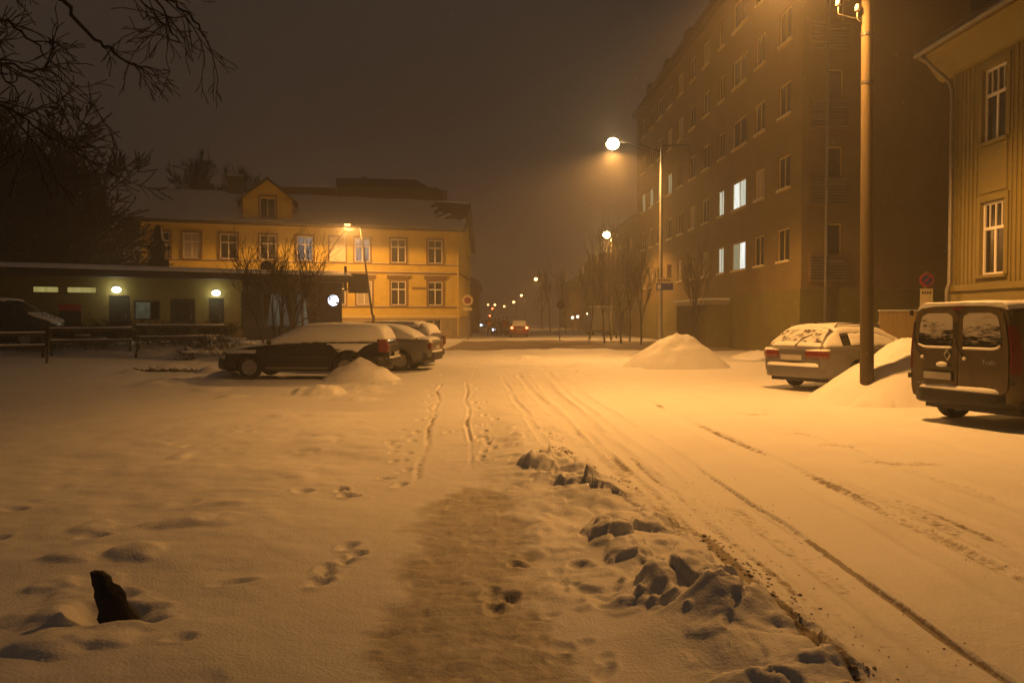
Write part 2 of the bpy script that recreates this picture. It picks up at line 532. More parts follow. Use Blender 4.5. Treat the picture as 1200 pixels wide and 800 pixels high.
# crust along the ridge: broken plates, each with its own height and tilt
def plates(win_, cell, amp, tilt, seed, mask, jag=.25):
    x = XX[win_]; y = YY[win_]
    wx_ = x + jag*cell*fbm(x*5, y*5, 3, seed+1); wy_ = y*.85 + jag*cell*fbm(x*5+9, y*5, 3, seed+2)
    cx = np.floor(wx_/cell); cy_ = np.floor(wy_/cell)
    best = np.full(x.shape, 1e9); second = np.full(x.shape, 1e9); hv_ = np.zeros(x.shape)
    for ox in (-1, 0, 1):
        for oy in (-1, 0, 1):
            ix, iy = cx+ox, cy_+oy
            sx_ = (ix+.15+.7*_hash(ix, iy, seed))*cell; sy_ = (iy+.15+.7*_hash(ix, iy, seed+5))*cell
            d = (wx_-sx_)**2+(wy_-sy_)**2
            hh = amp*(_hash(ix, iy, seed+9)**1.6) + tilt*((wx_-sx_)*(_hash(ix, iy, seed+11)-.5) + (wy_-sy_)*(_hash(ix, iy, seed+13)-.2))
            near_ = d < best
            second = np.where(near_, best, np.minimum(second, d)); hv_ = np.where(near_, hh, hv_); best = np.where(near_, d, best)
    gap = np.sqrt(second)-np.sqrt(best)
    H[win_] += mask[win_]*(hv_ - .35*amp*np.exp(-(gap/(.10*cell))**2))
rxx = XX-ridge_x(YY)
rz_ = np.exp(-((rxx-.02)/.34)**4)*sstep(11, 8.6, YY)*(YY > 1.5)
patchy = np.clip(.35+1.7*fbm(XX*.9, YY*.8, 3, 880), 0, 1)
wn_ = win(-.9, 2.2, 2, 11.5)
plates(wn_, .36, .060, .55, 901, rz_*patchy)
plates(wn_, .13, .020, .35, 931, rz_*np.clip(.2+1.5*fbm(XX*1.3, YY*1.2, 3, 885), 0, 1))
rz2 = np.exp(-((rxx-.30)/.16)**4)*sstep(10, 7, YY)*(YY > 1.5)
plates(wn_, .07, .026, .35, 951, rz2*np.clip(.2+1.6*fbm(XX*1.7, YY*1.2, 3, 887), 0, 1), .35)
H += rz_*.010*fbm(XX*9, YY*8, 3, 870)
# broad soft ruts left by tyres
for (xa, xb, wd, dp) in ((1.60, .9, .15, .024), (2.15, 1.5, .13, .018), (3.15, 2.5, .18, .026), (3.7, 3.1, .14, .016), (4.6, 4.0, .17, .020), (5.9, 5.4, .17, .018)):
    cx_ = xa+(xb-xa)*(YY-2)/16+.07*fbm(YY*.3, YY*0+xa, 2, 990)
    rr_ = (XX-cx_)/wd
    H += sstep(26, 14, YY)*(YY > 1)*dp*(-np.exp(-rr_**4)+.45*np.exp(-((np.abs(rr_)-1.35)/.3)**2))*(.7+.5*fbm(XX*3, YY*1.2, 3, 991))
# footprints beside the two narrow wheel tracks
def trackline(x0, y0, x1, y1, wid, dep, dirt=0.0, wob=.03, seed=0):
    s = win(min(x0, x1)-.6, max(x0, x1)+.6, min(y0, y1), max(y0, y1))
    t = (YY[s]-y0)/(y1-y0)
    cx = x0+(x1-x0)*t + wob*fbm(YY[s]*.5, YY[s]*0+seed, 3, 400+seed)
    e = sstep(0, .06, t)*sstep(1, .94, t)
    r = np.abs(XX[s]-cx)/wid
    br = np.clip(.75+1.3*fbm(XX[s]*1.5, YY[s]*1.1, 3, 420+seed), 0, 1.4)
    H[s] += e*br*dep*(-np.exp(-r**4) + .4*np.exp(-((r-1.7)/.5)**2))
    if dirt:
        DIRT[s] = np.maximum(DIRT[s], e*dirt*np.exp(-(r*.8)**4)*np.clip(.62+1.0*fbm(XX[s]*2.2, YY[s]*.8, 4, 430+seed), 0, 1))
trackline(-1.85, 20.5, -.93, 7.6, .030, .030, .75, .10, 1)
trackline(-1.18, 20.5, -.44, 8.3, .026, .028, .75, .06, 2)
for k, (px, py) in enumerate([(466,517),(467,540),(468,569),(457,520),(489,505),(480,530),(497,470),(503,480),(505,456),(518,440),(508,462),
        (564,485),(568,499),(570,506),(569,517),(577,527),(563,538),(572,540),(562,517),(556,450),(553,462),(554,470),(560,440),(558,432),
        (580,493),(402,582),(404,575),(525,507),(470,505),(462,530),(475,552),(455,560),(484,517),(492,492),(499,487),(508,472),(512,450),(561,500),(566,512),(574,520),(566,530),(558,478),(566,470),(559,455),(555,440),(585,702),(602,664),(586,712),(590,697),(405,645),(398,660),(385,675)]):
    x, y = P2(px, py)
    for q in range(2):
        dent(x+rng.normal(0,.04), y+rng.normal(0,.08), rng.uniform(.035,.055), rng.uniform(.06,.10), rng.uniform(.025,.05), rng.uniform(-.4,.4), seed=60+k)
    s = win(x-.2, x+.2, y-.25, y+.25)
    DIRT[s] = np.maximum(DIRT[s], .5*np.exp(-((XX[s]-x)**2+(YY[s]-y)**2)/.004))
for k in range(40):            # older, softened prints and holes in the left field
    x = rng.uniform(-6.5, -1.3); y = rng.uniform(3.2, 12)
    dent(x, y, rng.uniform(.05,.10), rng.uniform(.05,.14), rng.uniform(.01,.035), rng.uniform(0,3), seed=100+k)
for k, (px, py) in enumerate([(235,618),(265,595),(350,462),(330,488),(205,537),(90,700),(70,660),(60,735),(40,770),(150,655),(205,620),(100,625),(55,690),(110,760)]):
    x, y = P2(px, py)
    lump(x, y, rng.uniform(.12,.26), rng.uniform(.2,.45), rng.uniform(.06,.11), rng.uniform(.02,.05), rng.uniform(-.4,.4), seed=150+k)

# hollow round the black stone
ROCK = P2(128, 722)
dent(ROCK[0], ROCK[1], .22, .17, .07, 0, .30, seed=500)
lump(ROCK[0]-.36, ROCK[1]+.0, .22, .34, .25, .035, .3, seed=501)

# bare trodden ice on the path
cxp = np.interp(YY, [1.5, 3.5, 5, 6.6, 8], [-.10, -.22, -.26, -.38, -.30])
hw = np.interp(YY, [1.5, 3.5, 5, 6.8, 8.0], [.62, .50, .46, .42, .0])
edge = (np.abs(XX-cxp)-hw) + .22*fbm(XX*2.0, YY*2.8, 5, 71, .6)
ice = sstep(.13, -.16, edge)*sstep(8.1, 7.2, YY+.35*fbm(XX*2, YY*2, 3, 72))*(YY > .5)
ICE = np.maximum(ICE, ice*.85)
H = H*(1-.45*ice) - .016*ice + ice*.008*fbm(XX*7, YY*7, 3, 73)

plates(win(-1.2, .8, 2, 8.4), .15, .0045, .10, 1201, ice, .4)
plates(win(-1.2, .8, 2, 8.4), .055, .0022, .08, 1231, ice, .4)
H += ice*.008*fbm(XX*3.2, YY*4.2, 3, 1240)
# wheel ruts on the road
for k, (x0, y0, x1, y1, wd, dp, dr) in enumerate([
        (1.60, 2.0, 1.05, 11.5, .045, .012, .85), (1.48, 2.0, .95, 12, .10, .010, .55), (1.80, 2.0, 1.35, 9.5, .03, .008, .7), (1.95, 2.0, 1.55, 8.5, .08, .006, .5),
        (2.26, 2.0, 2.02, 8.8, .022, .014, 1.0), (2.10, 2.0, 1.9, 7.0, .09, .006, .5),
        (3.40, 2.0, 2.75, 15.5, .05, .014, .72), (3.55, 2.0, 3.3, 8.0, .12, .008, .5), (3.75, 2.0, 3.45, 7.5, .04, .010, .6), (4.6, 3.0, 4.2, 12, .07, .01, .35),
        (1.0, 9, .1, 24, .07, .012, .35), (1.5, 10, 1.0, 26, .08, .010, .3), (2.9, 13, 1.8, 26, .10, .01, .25), (.45, 9.5, -.3, 22, .05, .01, .3)]):
    trackline(x0, y0, x1, y1, wd, dp, dr, .06, 10+k)
# loose sandy grit along the ruts and the ridge's road side
s = win(.6, 5.5, 2, 16)
grit = np.exp(-((XX[s]-ridge_x(YY[s])-.42)/.16)**2)*.55 + np.exp(-((XX[s]-ridge_x(YY[s])-.20)/.13)**2)*.40*sstep(9.5, 7, YY[s])
DIRT[s] = np.maximum(DIRT[s], grit*np.clip(.25+1.5*fbm(XX[s]*3.4, YY[s]*2.0, 4, 81), 0, 1))
for (px, py, a) in [(885,485,.5),(985,522,.4),(1045,543,.4),(945,508,.35),(1085,545,.3)]:
    x, y = P2(px, py)
    s = win(x-1.2, x+1.2, y-1, y+1)
    DIRT[s] = np.maximum(DIRT[s], .5*np.exp(-((XX[s]-x)/a)**2-((YY[s]-y+.1*(XX[s]-x))/.18)**2))
# banks left by the plough on both sides of the cross street
for (yc, hh, x0, x1) in ((38.0, .16, -3, 40), (57.5, .22, -2.5, 40)):
    H += hh*np.exp(-((YY-yc-.10*XX*0)/1.1)**2)*sstep(x0-2, x0+1, XX)*(.6+.9*fbm(XX*.7, YY*.5, 3, 91))
for k in range(26):
    px, py = rng.uniform(555, 760), rng.uniform(411, 440)
    x, y = P2(px, py)
    lump(x, y, rng.uniform(.4,1.1), rng.uniform(.6,1.2), rng.uniform(.3,.6), rng.uniform(.03,.08), rng.uniform(-.3,.3), seed=600+k)
# rough snow before the parked cars
for k in range(16):
    px, py = rng.uniform(150, 480), rng.uniform(441, 470)
    x, y = P2(px, py)
    lump(x, y, rng.uniform(.3,.7), rng.uniform(.4,.8), rng.uniform(.2,.4), rng.uniform(.03,.09), rng.uniform(-.5,.5), seed=650+k)
for (px, py, a, h_) in [(245,436,.42,.22),(283,437,.34,.16),(200,430,.5,.14),(372,462,.55,.20),(152,437,.4,.12)]:
    x, y = P2(px, py)
    lump(x, y, a, a*1.1, a*.5, h_, .1, seed=int(px))

def gh(x, y):
    i = int(np.clip(np.searchsorted(GX, x)-1, 0, len(GX)-2)); j = int(np.clip(np.searchsorted(GY, y)-1, 0, len(GY)-2))
    tx = (x-GX[i])/(GX[i+1]-GX[i]); ty = (y-GY[j])/(GY[j+1]-GY[j])
    return float((H[j,i]*(1-tx)+H[j,i+1]*tx)*(1-ty)+(H[j+1,i]*(1-tx)+H[j+1,i+1]*tx)*ty)

ny, nx = H.shape
gm = bpy.data.meshes.new('ground')
co = np.stack([XX, YY, H], -1).reshape(-1, 3).astype(np.float32)
idx = np.arange(ny*nx).reshape(ny, nx)
q = np.stack([idx[:-1,:-1], idx[:-1,1:], idx[1:,1:], idx[1:,:-1]], -1).reshape(-1, 4)
gm.vertices.add(len(co)); gm.vertices.foreach_set('co', co.ravel())
gm.loops.add(q.size); gm.loops.foreach_set('vertex_index', q.ravel().astype(np.int32))
gm.polygons.add(len(q)); gm.polygons.foreach_set('loop_start', (np.arange(len(q))*4).astype(np.int32))
gm.polygons.foreach_set('loop_total', np.full(len(q), 4, np.int32))
gm.update(); gm.validate()
for nm, A in (('dirt', DIRT), ('ice', ICE)):
    a = gm.attributes.new(nm, 'FLOAT', 'POINT'); a.data.foreach_set('value', A.ravel().astype(np.float32))
gm.shade_smooth()
gm.materials.append(M['ground'])
ground = bpy.data.objects.new('ground', gm); col.objects.link(ground)
tag(ground, 'trodden and rutted snow covering the whole open ground', kind='structure')

# cross street behind: churned brown slush, laid as a rutted sheet
mb = MB()
xs = np.linspace(-3.5, 60, 180); ys = np.linspace(39.2, 56.5, 60)
X2, Y2 = np.meshgrid(xs, ys)
yoff = 1.8*fbm(X2*.22, Y2*.06, 4, 700)
Z2 = np.vectorize(gh)(X2, Y2+yoff) + .03 + .05*np.abs(fbm(X2*.35, Y2*1.4, 3, 710)) - .12*(sstep(1.0, 0, ys-39.2)+sstep(-1.0, 0, ys-56.5))[:, None]*0
edgef = np.minimum(sstep(0, .9, Y2-39.2), sstep(0, .9, 56.5-Y2))
Z2 = Z2 - .07*(1-edgef)
mb.grid(np.stack([X2, Y2+yoff, Z2], -1))
road_o = mb.build('cross_street', M['slush'], smooth=True)
tag(road_o, 'brown churned slush of the street crossing ahead', kind='structure')

# ================================================================== haze: falling snow and moist air
haze = MB().box(-2400, 2400, -2400, 2400, -1.6, 27.0)
hz = haze.build('haze', None)
tag(hz, 'snowy haze lit by street lamps', kind='stuff')
hm = bpy.data.materials.new('haze_air'); hm.use_nodes = True
hn = hm.node_tree; hn.nodes.clear()
ho = hn.nodes.new('ShaderNodeOutputMaterial'); hv = hn.nodes.new('ShaderNodeVolumePrincipled')
hv.inputs['Color'].default_value = (.88, .88, .88, 1)
hv.inputs['Density'].default_value = .0039
hv.inputs['Anisotropy'].default_value = .76
hn.links.new(hv.outputs[0], ho.inputs['Volume'])
hz.data.materials.append(hm)
hz.display_type = 'WIRE'

# ================================================================== street lamps
def spot(parent, loc, watts, color=SODIUM, size=160, blend=.35, radius=.12, tilt=0):
    d = bpy.data.lights.new('lamp_light', 'SPOT')
    d.energy = watts*LAMPK; d.color = color; d.spot_size = R(size); d.spot_blend = blend; d.shadow_soft_size = radius
    o = bpy.data.objects.new('lamp_light', d); col.objects.link(o)
    o.parent = parent; o.location = loc; o.rotation_euler = (0, R(tilt), 0)
    return o

def lamp_head(parent, p, ang, s=1.0, lens=None, globe=0):
    """cobra head: tapered housing with a bowl lens underneath; p = lens centre, ang = direction from arm to tip"""
    T = Matrix.Translation(p) @ Matrix.Rotation(ang, 4, 'Z') @ Matrix.Scale(s, 4)
    mb = MB()
    prof = [(-.42,.05,.05),(-.30,.09,.08),(-.05,.15,.11),(.22,.15,.10),(.34,.09,.06),(.38,.02,.02)]
    rows = []
    for (x, hw_, hh) in prof:
        rows.append([(x, hw_*math.cos(t), .03+hh*max(0, math.sin(t))) for t in np.linspace(0, math.pi, 9)])
    mb.grid(rows)
    mb.add([r for r in [row[0] for row in rows]+[row[-1] for row in rows][::-1]], [tuple(range(12))])
    mb.xf(T)
    h = mb.build('lamp_housing', M['darkmetal'], parent, smooth=True, sharp=40)
    if globe:
        MB().ico((p[0], p[1], p[2]-.02), globe, 3, 0, (1.0, .95, .9)).build('lamp_lens', lens, h, smooth=True)  # lens enlarged to a ball that includes the lamp's glare
        return
    lb = MB()
    rows = []
    for a in np.linspace(0, math.pi/2, 5):
        rr = math.cos(a)
        rows.append([(.06+.22*rr*math.cos(t), .125*rr*math.sin(t), .028-.155*math.sin(a)) for t in np.linspace(0, 2*math.pi, 17)])
    lb.grid(rows).xf(T)
    lb.build('lamp_lens', lens or M['lens_sodium'], h, smooth=True)

# near wooden pole on the right, lamp out over the street
p0 = P2(1017, 474)
z0 = gh(*p0)
pole = empty('street_lamp', (p0[0], p0[1], z0), 0, 'tall wooden lamp pole rising out of the snow bank beside the van', 'street lamp')
mb = MB(); hgt = 9.6
mb.tube([(0,0,-.3),(0,0,0),(-.04,0,3),(-.075,0,6),(-.11,0,hgt)], [.135,.13,.118,.105,.095], 14)
mb.build('pole', M['wood'], pole, smooth=True, sharp=60)
la = Vector((4.95-p0[0], 14.6-p0[1], 8.6-z0))
mb = MB(); mb.tube([(-.09,0,8.2), (-.6,-.02,8.7), (-.9,-.06,8.75), (la.x+.3, la.y, la.z+.08)], .03, 8)
mb.tube([(-.09,0,9.2), (-.9,-.06,8.75)], .014, 6)
mb.build('lamp_arm', M['darkmetal'], pole, smooth=True)
for z in (8.2, 9.2, 6.05, 6.95): MB().lathe([(.118,z-.03),(.118,z+.03)], 14, (-.11*z/hgt,0,0)).build('pole_band', M['darkmetal'], pole)
lamp_head(pole, la, math.pi)
spot(pole, la+Vector((0,0,-.26)), 4600, size=137, blend=.45, tilt=-3)
# insulators on hooked brackets seen against the building
for k, (dx, dz) in enumerate([(-.64, 7.55), (-.28, 7.45)]):
    b = MB().tube([(-.10,0,dz-.30),(dx*.6,-.02,dz-.30),(dx,-.02,dz-.22),(dx,-.02,dz-.06)], .012, 6).build('bracket', M['metal'], pole, smooth=True)
    MB().lathe([(.02,-.07),(.055,-.06),(.04,-.02),(.05,0),(.03,.05),(.01,.06)], 12, (dx,-.02,dz)).build('insulator', M['white'], b, smooth=True)

def steel_lamp(px, py_lamp, d, xpole_px, label, hz_lamp, watts, group=None, light=True, size=160, blend=.35, lens_s=1.0, lens=None, globe=0, polemat='metal', base_z=None, lean=0):
    lp = at(px, py_lamp, d)
    bx = xat(xpole_px, d)
    zb = gh(bx, d) if base_z is None else base_z
    o = empty('street_lamp', (bx, d, zb), 0, label, 'street lamp', group)
    top = lp.z-zb
    sgn = -1 if lp.x < bx else 1
    L_ = lp.x-bx
    mb = MB().tube([(lean,0,-.2),(lean,0,1.2),(lean*.9,0,1.3),(0,0,top-.2)], [.10,.10,.08,.055], 10)
    mb.build('pole', M[polemat], o, smooth=True, sharp=50)
    MB().tube([(0,0,top-.3),(L_*.25,0,top-.22),(L_*.6,0,top+.02),(L_*.85,0,top+.07),(L_-sgn*.4*lens_s,0,top+.06)], .035, 8).build('lamp_arm', M['darkmetal'], o, smooth=True)
    lamp_head(o, Vector((L_,0,top)), 0 if sgn > 0 else math.pi, lens_s, lens, globe)
    if light: spot(o, Vector((L_,0,top-.06-(globe*1.05 if globe else .2*lens_s))), watts, size=size, blend=blend)
    return o
l2 = steel_lamp(718, 168, 30.7, 774, 'street lamp glowing brightest, on the steel pole behind the snow pile', 8.5, 4300, lens_s=.85, lens=M['lens_glare'], globe=.245)
# counter-arm to the right with a hanging bracket, and the street plates
MB().tube([(0,0,8.33),(1.15,0,8.38)], .025, 6).tube([(1.12,0,8.38),(1.12,0,7.6)], .012, 6).build('rear_arm', M['darkmetal'], l2)
ps = at(778, 332, 30.5)
sg = empty('street_sign', (l2.location.x+.12, 30.55, ps.z-.28), 0, 'small cream and blue plates on the steel lamp pole behind the snow pile', 'sign')
MB().box(-.33,.33,-.02,.0,.30,.50).build('name_plate', M['signcream'], sg)
bp = MB().box(-.33,.33,-.022,.0,.02,.285).build('blue_plate', M['signblue'], sg)
MB().box(-.28,-.15,-.028,-.0225,.06,.24).build('white_square', M['white'], bp)
mb = MB()
for k in range(5): mb.box(-.24+k*.1,-.19+k*.1,-.026,-.0205,.36,.44)
tag(mb.build('lettering', M['black'], sg), kind='stuff')

steel_lamp(711, 275, 62, 716, 'lit street lamp standing among the bare trees before the far block', 8, 3000, lens_s=.85, lens=M['lens_glare'], globe=.28)
steel_lamp(408, 263, 53.5, 423, 'leaning dark lamp post lighting the front of the yellow house', 7.6, 3900, polemat='darkmetal', lean=.85, size=176, blend=.12, lens=M['lens_dim'])
far = [(628,327,130,634,1200,'nearest of the lamps receding down the street'),(611,346,190,615,1200,'second of the lamps receding down the street'),
       (602,354,240,605,0,'third of the lamps receding down the street'),(591,359,300,594,0,'fourth of the lamps receding down the street'),
       (580,357,280,577,0,'small lamp at the left end of the street above the red lights'),(572,357,330,570,0,'last small lamp far down the left side of the street')]
for (px, py, d, pp, wt, lb) in far:
    steel_lamp(px, py, d, pp, lb, 8, wt, 'lamps receding down the street', light=wt > 0, lens_s=1.0, lens=M['lens_far'], globe=.30 if d < 200 else .42)
# ================================================================== buildings
def wall_mesh(mb, u0, u1, z0, z1, holes, rev=.16, y=0.0):
    """front face in plane y with real openings and reveals running inwards (+y)"""
    us = sorted(set([u0, u1]+[h[0] for h in holes]+[h[1] for h in holes]))
    zs = sorted(set([z0, z1]+[h[2] for h in holes]+[h[3] for h in holes]))
    for i in range(len(us)-1):
        for j in range(len(zs)-1):
            uc = (us[i]+us[i+1])/2; zc = (zs[j]+zs[j+1])/2
            if any(h[0] < uc < h[1] and h[2] < zc < h[3] for h in holes): continue
            mb.add([(us[i],y,zs[j]),(us[i+1],y,zs[j]),(us[i+1],y,zs[j+1]),(us[i],y,zs[j+1])], [(0,1,2,3)])
    for (a,b,c,d) in holes:
        mb.add([(a,y,c),(b,y,c),(b,y,d),(a,y,d),(a,y+rev,c),(b,y+rev,c),(b,y+rev,d),(a,y+rev,d)],
               [(0,4,5,1),(1,5,6,2),(2,6,7,3),(3,7,4,0)])
    return mb

_wcache = {}
def window(parent, u, z0, z1, w_, style='casement', pane=None, trim=None, y=0.0, frame=None, hood=0, sill=True):
    """window with frame bars, a pane of its own for each light, and a sill"""
    h = z1-z0
    pane = pane or M['glass']; frame = frame or M['white']
    key = (style, round(w_,2), round(h,2), frame.name)
    t = .075 if (style == 'casement' and h > 1) else (.055 if h > 1 else .04)
    if style == 'casement':       # two tall lights under a transom with two small ones
        zt = h*.64
        bars = [(-w_/2,-w_/2+t,0,h),(w_/2-t,w_/2,0,h),(-w_/2+t,w_/2-t,0,t),(-w_/2+t,w_/2-t,h-t,h),(-w_/2+t,w_/2-t,zt,zt+t*1.2),(-t*.55,t*.55,t,zt),(-t*.4,t*.4,zt+t*1.2,h-t)]
        panes = [(-w_/2+t,-t*.55,t,zt),(t*.55,w_/2-t,t,zt),(-w_/2+t,-t*.4,zt+t*1.2,h-t),(t*.4,w_/2-t,zt+t*1.2,h-t)]
    elif style == 'tall':         # two tall lights under a row of four small ones
        zt = h*.62
        bars = [(-w_/2,-w_/2+t,0,h),(w_/2-t,w_/2,0,h),(-w_/2+t,w_/2-t,0,t),(-w_/2+t,w_/2-t,h-t,h),(-w_/2+t,w_/2-t,zt,zt+t*1.3),(-t*.5,t*.5,t,zt),(-t*.25,t*.25,zt+t*1.3,h-t),(-w_/4-t*.2,-w_/4+t*.2,zt+t*1.3,h-t),(w_/4-t*.2,w_/4+t*.2,zt+t*1.3,h-t)]
        a = zt+t*1.3
        panes = [(-w_/2+t,-t*.5,t,zt),(t*.5,w_/2-t,t,zt),(-w_/2+t,-w_/4-t*.2,a,h-t),(-w_/4+t*.2,-t*.25,a,h-t),(t*.25,w_/4-t*.2,a,h-t),(w_/4+t*.2,w_/2-t,a,h-t)]
    elif style == 'double':
        bars = [(-w_/2,-w_/2+t,0,h),(w_/2-t,w_/2,0,h),(-w_/2+t,w_/2-t,0,t),(-w_/2+t,w_/2-t,h-t,h),(-t*.5,t*.5,t,h-t)]
        panes = [(-w_/2+t,-t*.5,t,h-t),(t*.5,w_/2-t,t,h-t)]
    else:
        bars = [(-w_/2,-w_/2+t,0,h),(w_/2-t,w_/2,0,h),(-w_/2+t,w_/2-t,0,t),(-w_/2+t,w_/2-t,h-t,h)]
        panes = [(-w_/2+t,w_/2-t,t,h-t)]
    if key not in _wcache:
        mb = MB()
        for k, (a,b,c,d) in enumerate(bars): mb.box(a,b,.05+.001*k,.11,c,d)
        _wcache[key] = mb.mesh('window', frame)
    o = bpy.data.objects.new('window', _wcache[key]); col.objects.link(o)
    o.parent = parent; o.location = (u, y, z0)
    for k, (a,b,c,d) in enumerate(panes):
        pm = pane[k % len(pane)] if isinstance(pane, (list, tuple)) else pane
        kk = ('pane', round(a,3), round(b,3), round(c,3), round(d,3), pm.name)
        if kk not in _wcache: _wcache[kk] = MB().box(a,b,.085,.10,c,d).mesh('pane', pm)
        p = bpy.data.objects.new('pane', _wcache[kk]); col.objects.link(p); p.parent = o
    if trim:
        mb = MB()
        t2 = .13
        mb.box(-w_/2-t2,-w_/2,-.04,.0,-.02,h+.02); mb.box(w_/2,w_/2+t2,-.04,.0,-.02,h+.02); mb.box(-w_/2-t2,w_/2+t2,-.045,.0,h+.02,h+.16)
        mb.build('window_trim', trim, o)
    if hood:
        mb = MB(); mb.prism([(-.02,h+.16),(-hood,h+.30),(-hood,h+.38),(0,h+.46)], 'x', -w_/2-.3, w_/2+.3)
        mb.build('window_hood', trim or M['trim'], o)
        mb = MB(); mb.box(-w_/2-.3,w_/2+.3,-hood,-.02,h+.465,h+.50); mb.build('hood_snow', M['snow'], o)
    window.last = o
    if sill:
        MB().box(-w_/2-.10,w_/2+.10,-.09,.05,-.07,-.002).build('window_sill', trim or frame, o)
    return o

def u_on(A, dr, px):
    """distance along a wall line (plan) that stands behind a picture column"""
    k = (px-600)/F
    return (k*A[1]-A[0])/(dr[0]-k*dr[1])

# ------------------------------------------------------------------ yellow corner house on the left
A = np.array([-26.4, 56.0]); B = np.array([xat(538, 63), 63.0])
dAB = (B-A)/np.linalg.norm(B-A); LEN = float(np.linalg.norm(B-A)); ang = math.atan2(dAB[1], dAB[0])
zb = .12
yh = empty('yellow_house', (A[0], A[1], zb), ang, 'two-storey ochre timber house with white windows and snowy roof, left of the street', 'house')
def yu(px): return float(u_on(A, dAB, px))
def yd(px): return float(A[1]+dAB[1]*yu(px))
EA = 8.75-zb
ups = [190, 226, 269, 315, 358, 396, 425, 467, 510]
los = [269, 315, 358, 396, 427, 467, 510]
WW = 1.18
UZ0, UZ1 = 6.02-zb, 7.86-zb
LZ0, LZ1 = 2.72-zb, 4.58-zb
holes = [(yu(p)-WW/2, yu(p)+WW/2, UZ0, UZ1) for p in ups] + [(yu(p)-WW/2, yu(p)+WW/2, LZ0, LZ1) for p in los]
bu = yu(508)
holes.append((bu-.6, bu+.6, .55, 1.45))
PZ = 1.86-zb
mb = MB(); wall_mesh(mb, 0, LEN, PZ, EA, [h for h in holes if h[2] > PZ])
# gable side along the street, back and far side
C = (LEN+3.9, 11.4); D = (0, 11.4); RY = 5.7; RZ = 11.65-zb
mb.add([(LEN,0,PZ),(*C,PZ),(*C,EA-.6),(LEN+1.95,RY,RZ-.15),(LEN,0,EA)], [(0,1,2,3,4)])
mb.add([(0,0,PZ),(*D,PZ),(*D,EA),(0,0,EA)], [(3,2,1,0)])
mb.add([(*C,PZ),(*D,PZ),(*D,EA),(*C,EA)], [(0,1,2,3)])
mb.build('wall', M['yellow'], yh, fixn=False)
mb = MB(); wall_mesh(mb, 0, LEN, -.4, PZ, [h for h in holes if h[2] < PZ], y=-.06)
mb.add([(LEN,-.06,-.4),(C[0]+.05,C[1],-.4),(C[0]+.05,C[1],PZ),(LEN,-.06,PZ)], [(0,1,2,3)])
mb.build('plinth', M['plinth'], yh, fixn=False)
for z, hh, dep, m_ in ((5.95-zb,.10,.08,'trim'),(5.30-zb,.13,.10,'trim'),(2.62-zb,.10,.08,'trim'),(1.86-zb,.16,.12,'trimlight')):
    o = MB().box(-.05,LEN+.06,-dep,-.002,z-hh,z).build('belt_course', M[m_], yh)
    MB().box(-.05,LEN+.06,-dep-.01,-.003,z+.002,z+.035).build('belt_snow', M['snow'], o)
cool = lit_window('lit_blue_curtain', (.16,.17,.16), (.34,.36,.36), .55, (7,7,.8))
blind = mat('closed_blind', (.72,.66,.58), .85, noise=.06, nscale=2)
for p in ups:
    pn = {358: cool, 425: cool, 396: blind, 226: M['curtain']}.get(p, None)
    window(yh, yu(p), UZ0, UZ1, WW, 'casement' if p != 396 else 'plain', pn, M['trim'], -.075)
for p in los:
    window(yh, yu(p), LZ0, LZ1, WW, 'casement', M['curtain'] if p == 427 else None, M['trim'], -.075, hood=.22 if p > 440 else .12)
window(yh, bu, .55, 1.45, 1.2, 'double', None, None, -.06)
# wall dormer
dc = yu(315); dw = 1.75; DZ = 10.55-zb; DA = 11.95-zb
dz0 = zat(255, yd(315))-zb; dz1 = zat(231, yd(315))-zb
mb = MB(); wall_mesh(mb, dc-dw, dc+dw, EA-.25, DZ, [(dc-.55, dc+.55, dz0, dz1)], y=-.03)
mb.add([(dc-dw,-.03,DZ),(dc+dw,-.03,DZ),(dc,-.03,DA)], [(0,1,2)])
for s in (-1, 1): mb.add([(dc+s*dw,-.03,EA-.25),(dc+s*dw,5,EA-.25),(dc+s*dw,5,DZ),(dc+s*dw,-.03,DZ)], [(0,1,2,3)])
dorm = mb.build('dormer', M['yellow'], yh, fixn=False)
window(dorm, dc, dz0, dz1, 1.1, 'double', None, M['trim'], -.03)
mb = MB()
for s in (-1, 1):
    x0, z0_ = dc+s*(dw+.42), DZ-.36
    mb.add([(x0,-.5,z0_),(dc,-.5,DA+.02),(dc,6,DA+.02),(x0,6,z0_),(x0,-.5,z0_+.14),(dc,-.5,DA+.16),(dc,6,DA+.16),(x0,6,z0_+.14)],
           [(0,1,2,3),(4,7,6,5),(0,4,5,1),(3,2,6,7),(0,3,7,4)])
dr_ = mb.build('dormer_roof', M['roof'], yh)
for s in (-1, 1):
    MB().box(dc+s*(dw+.05)-.09, dc+s*(dw+.05)+.09, -.42, -.05, DZ-1.0, DZ-.45).build('bracket', M['trim'], dorm)
# roof: two slopes on a skewed plan, with boxed eaves
E0, E1 = (-.9,-.55), (LEN+.45,-.55); R0, R1 = (1.4,RY), (LEN+2.45,RY); K0, K1 = (-.9,11.95), (LEN+4.55,11.95)
def lerp(a, b, t): return tuple(a[i]+(b[i]-a[i])*t for i in range(len(a)))
RT = RZ+.12
e0 = (*E0, EA-.02); e1 = (*E1, EA-.02); r0 = (*R0, RT); r1 = (*R1, RT); k0 = (*K0, EA-.65); k1 = (*K1, EA-.65)
dn = lambda p: (p[0], p[1], p[2]-.2)
mb = MB().add([e0,e1,r1,r0,k1,k0,dn(e0),dn(e1),dn(r1),dn(r0),dn(k1),dn(k0)],
    [(0,1,2,3),(3,2,4,5),(0,3,5),(6,9,8,7),(9,11,10,8),(6,11,9),(0,6,7,1),(1,7,8,2),(2,8,10,4),(4,10,11,5),(5,11,6,0)])
roof = mb.build('roof', M['roof'], yh, fixn=False)
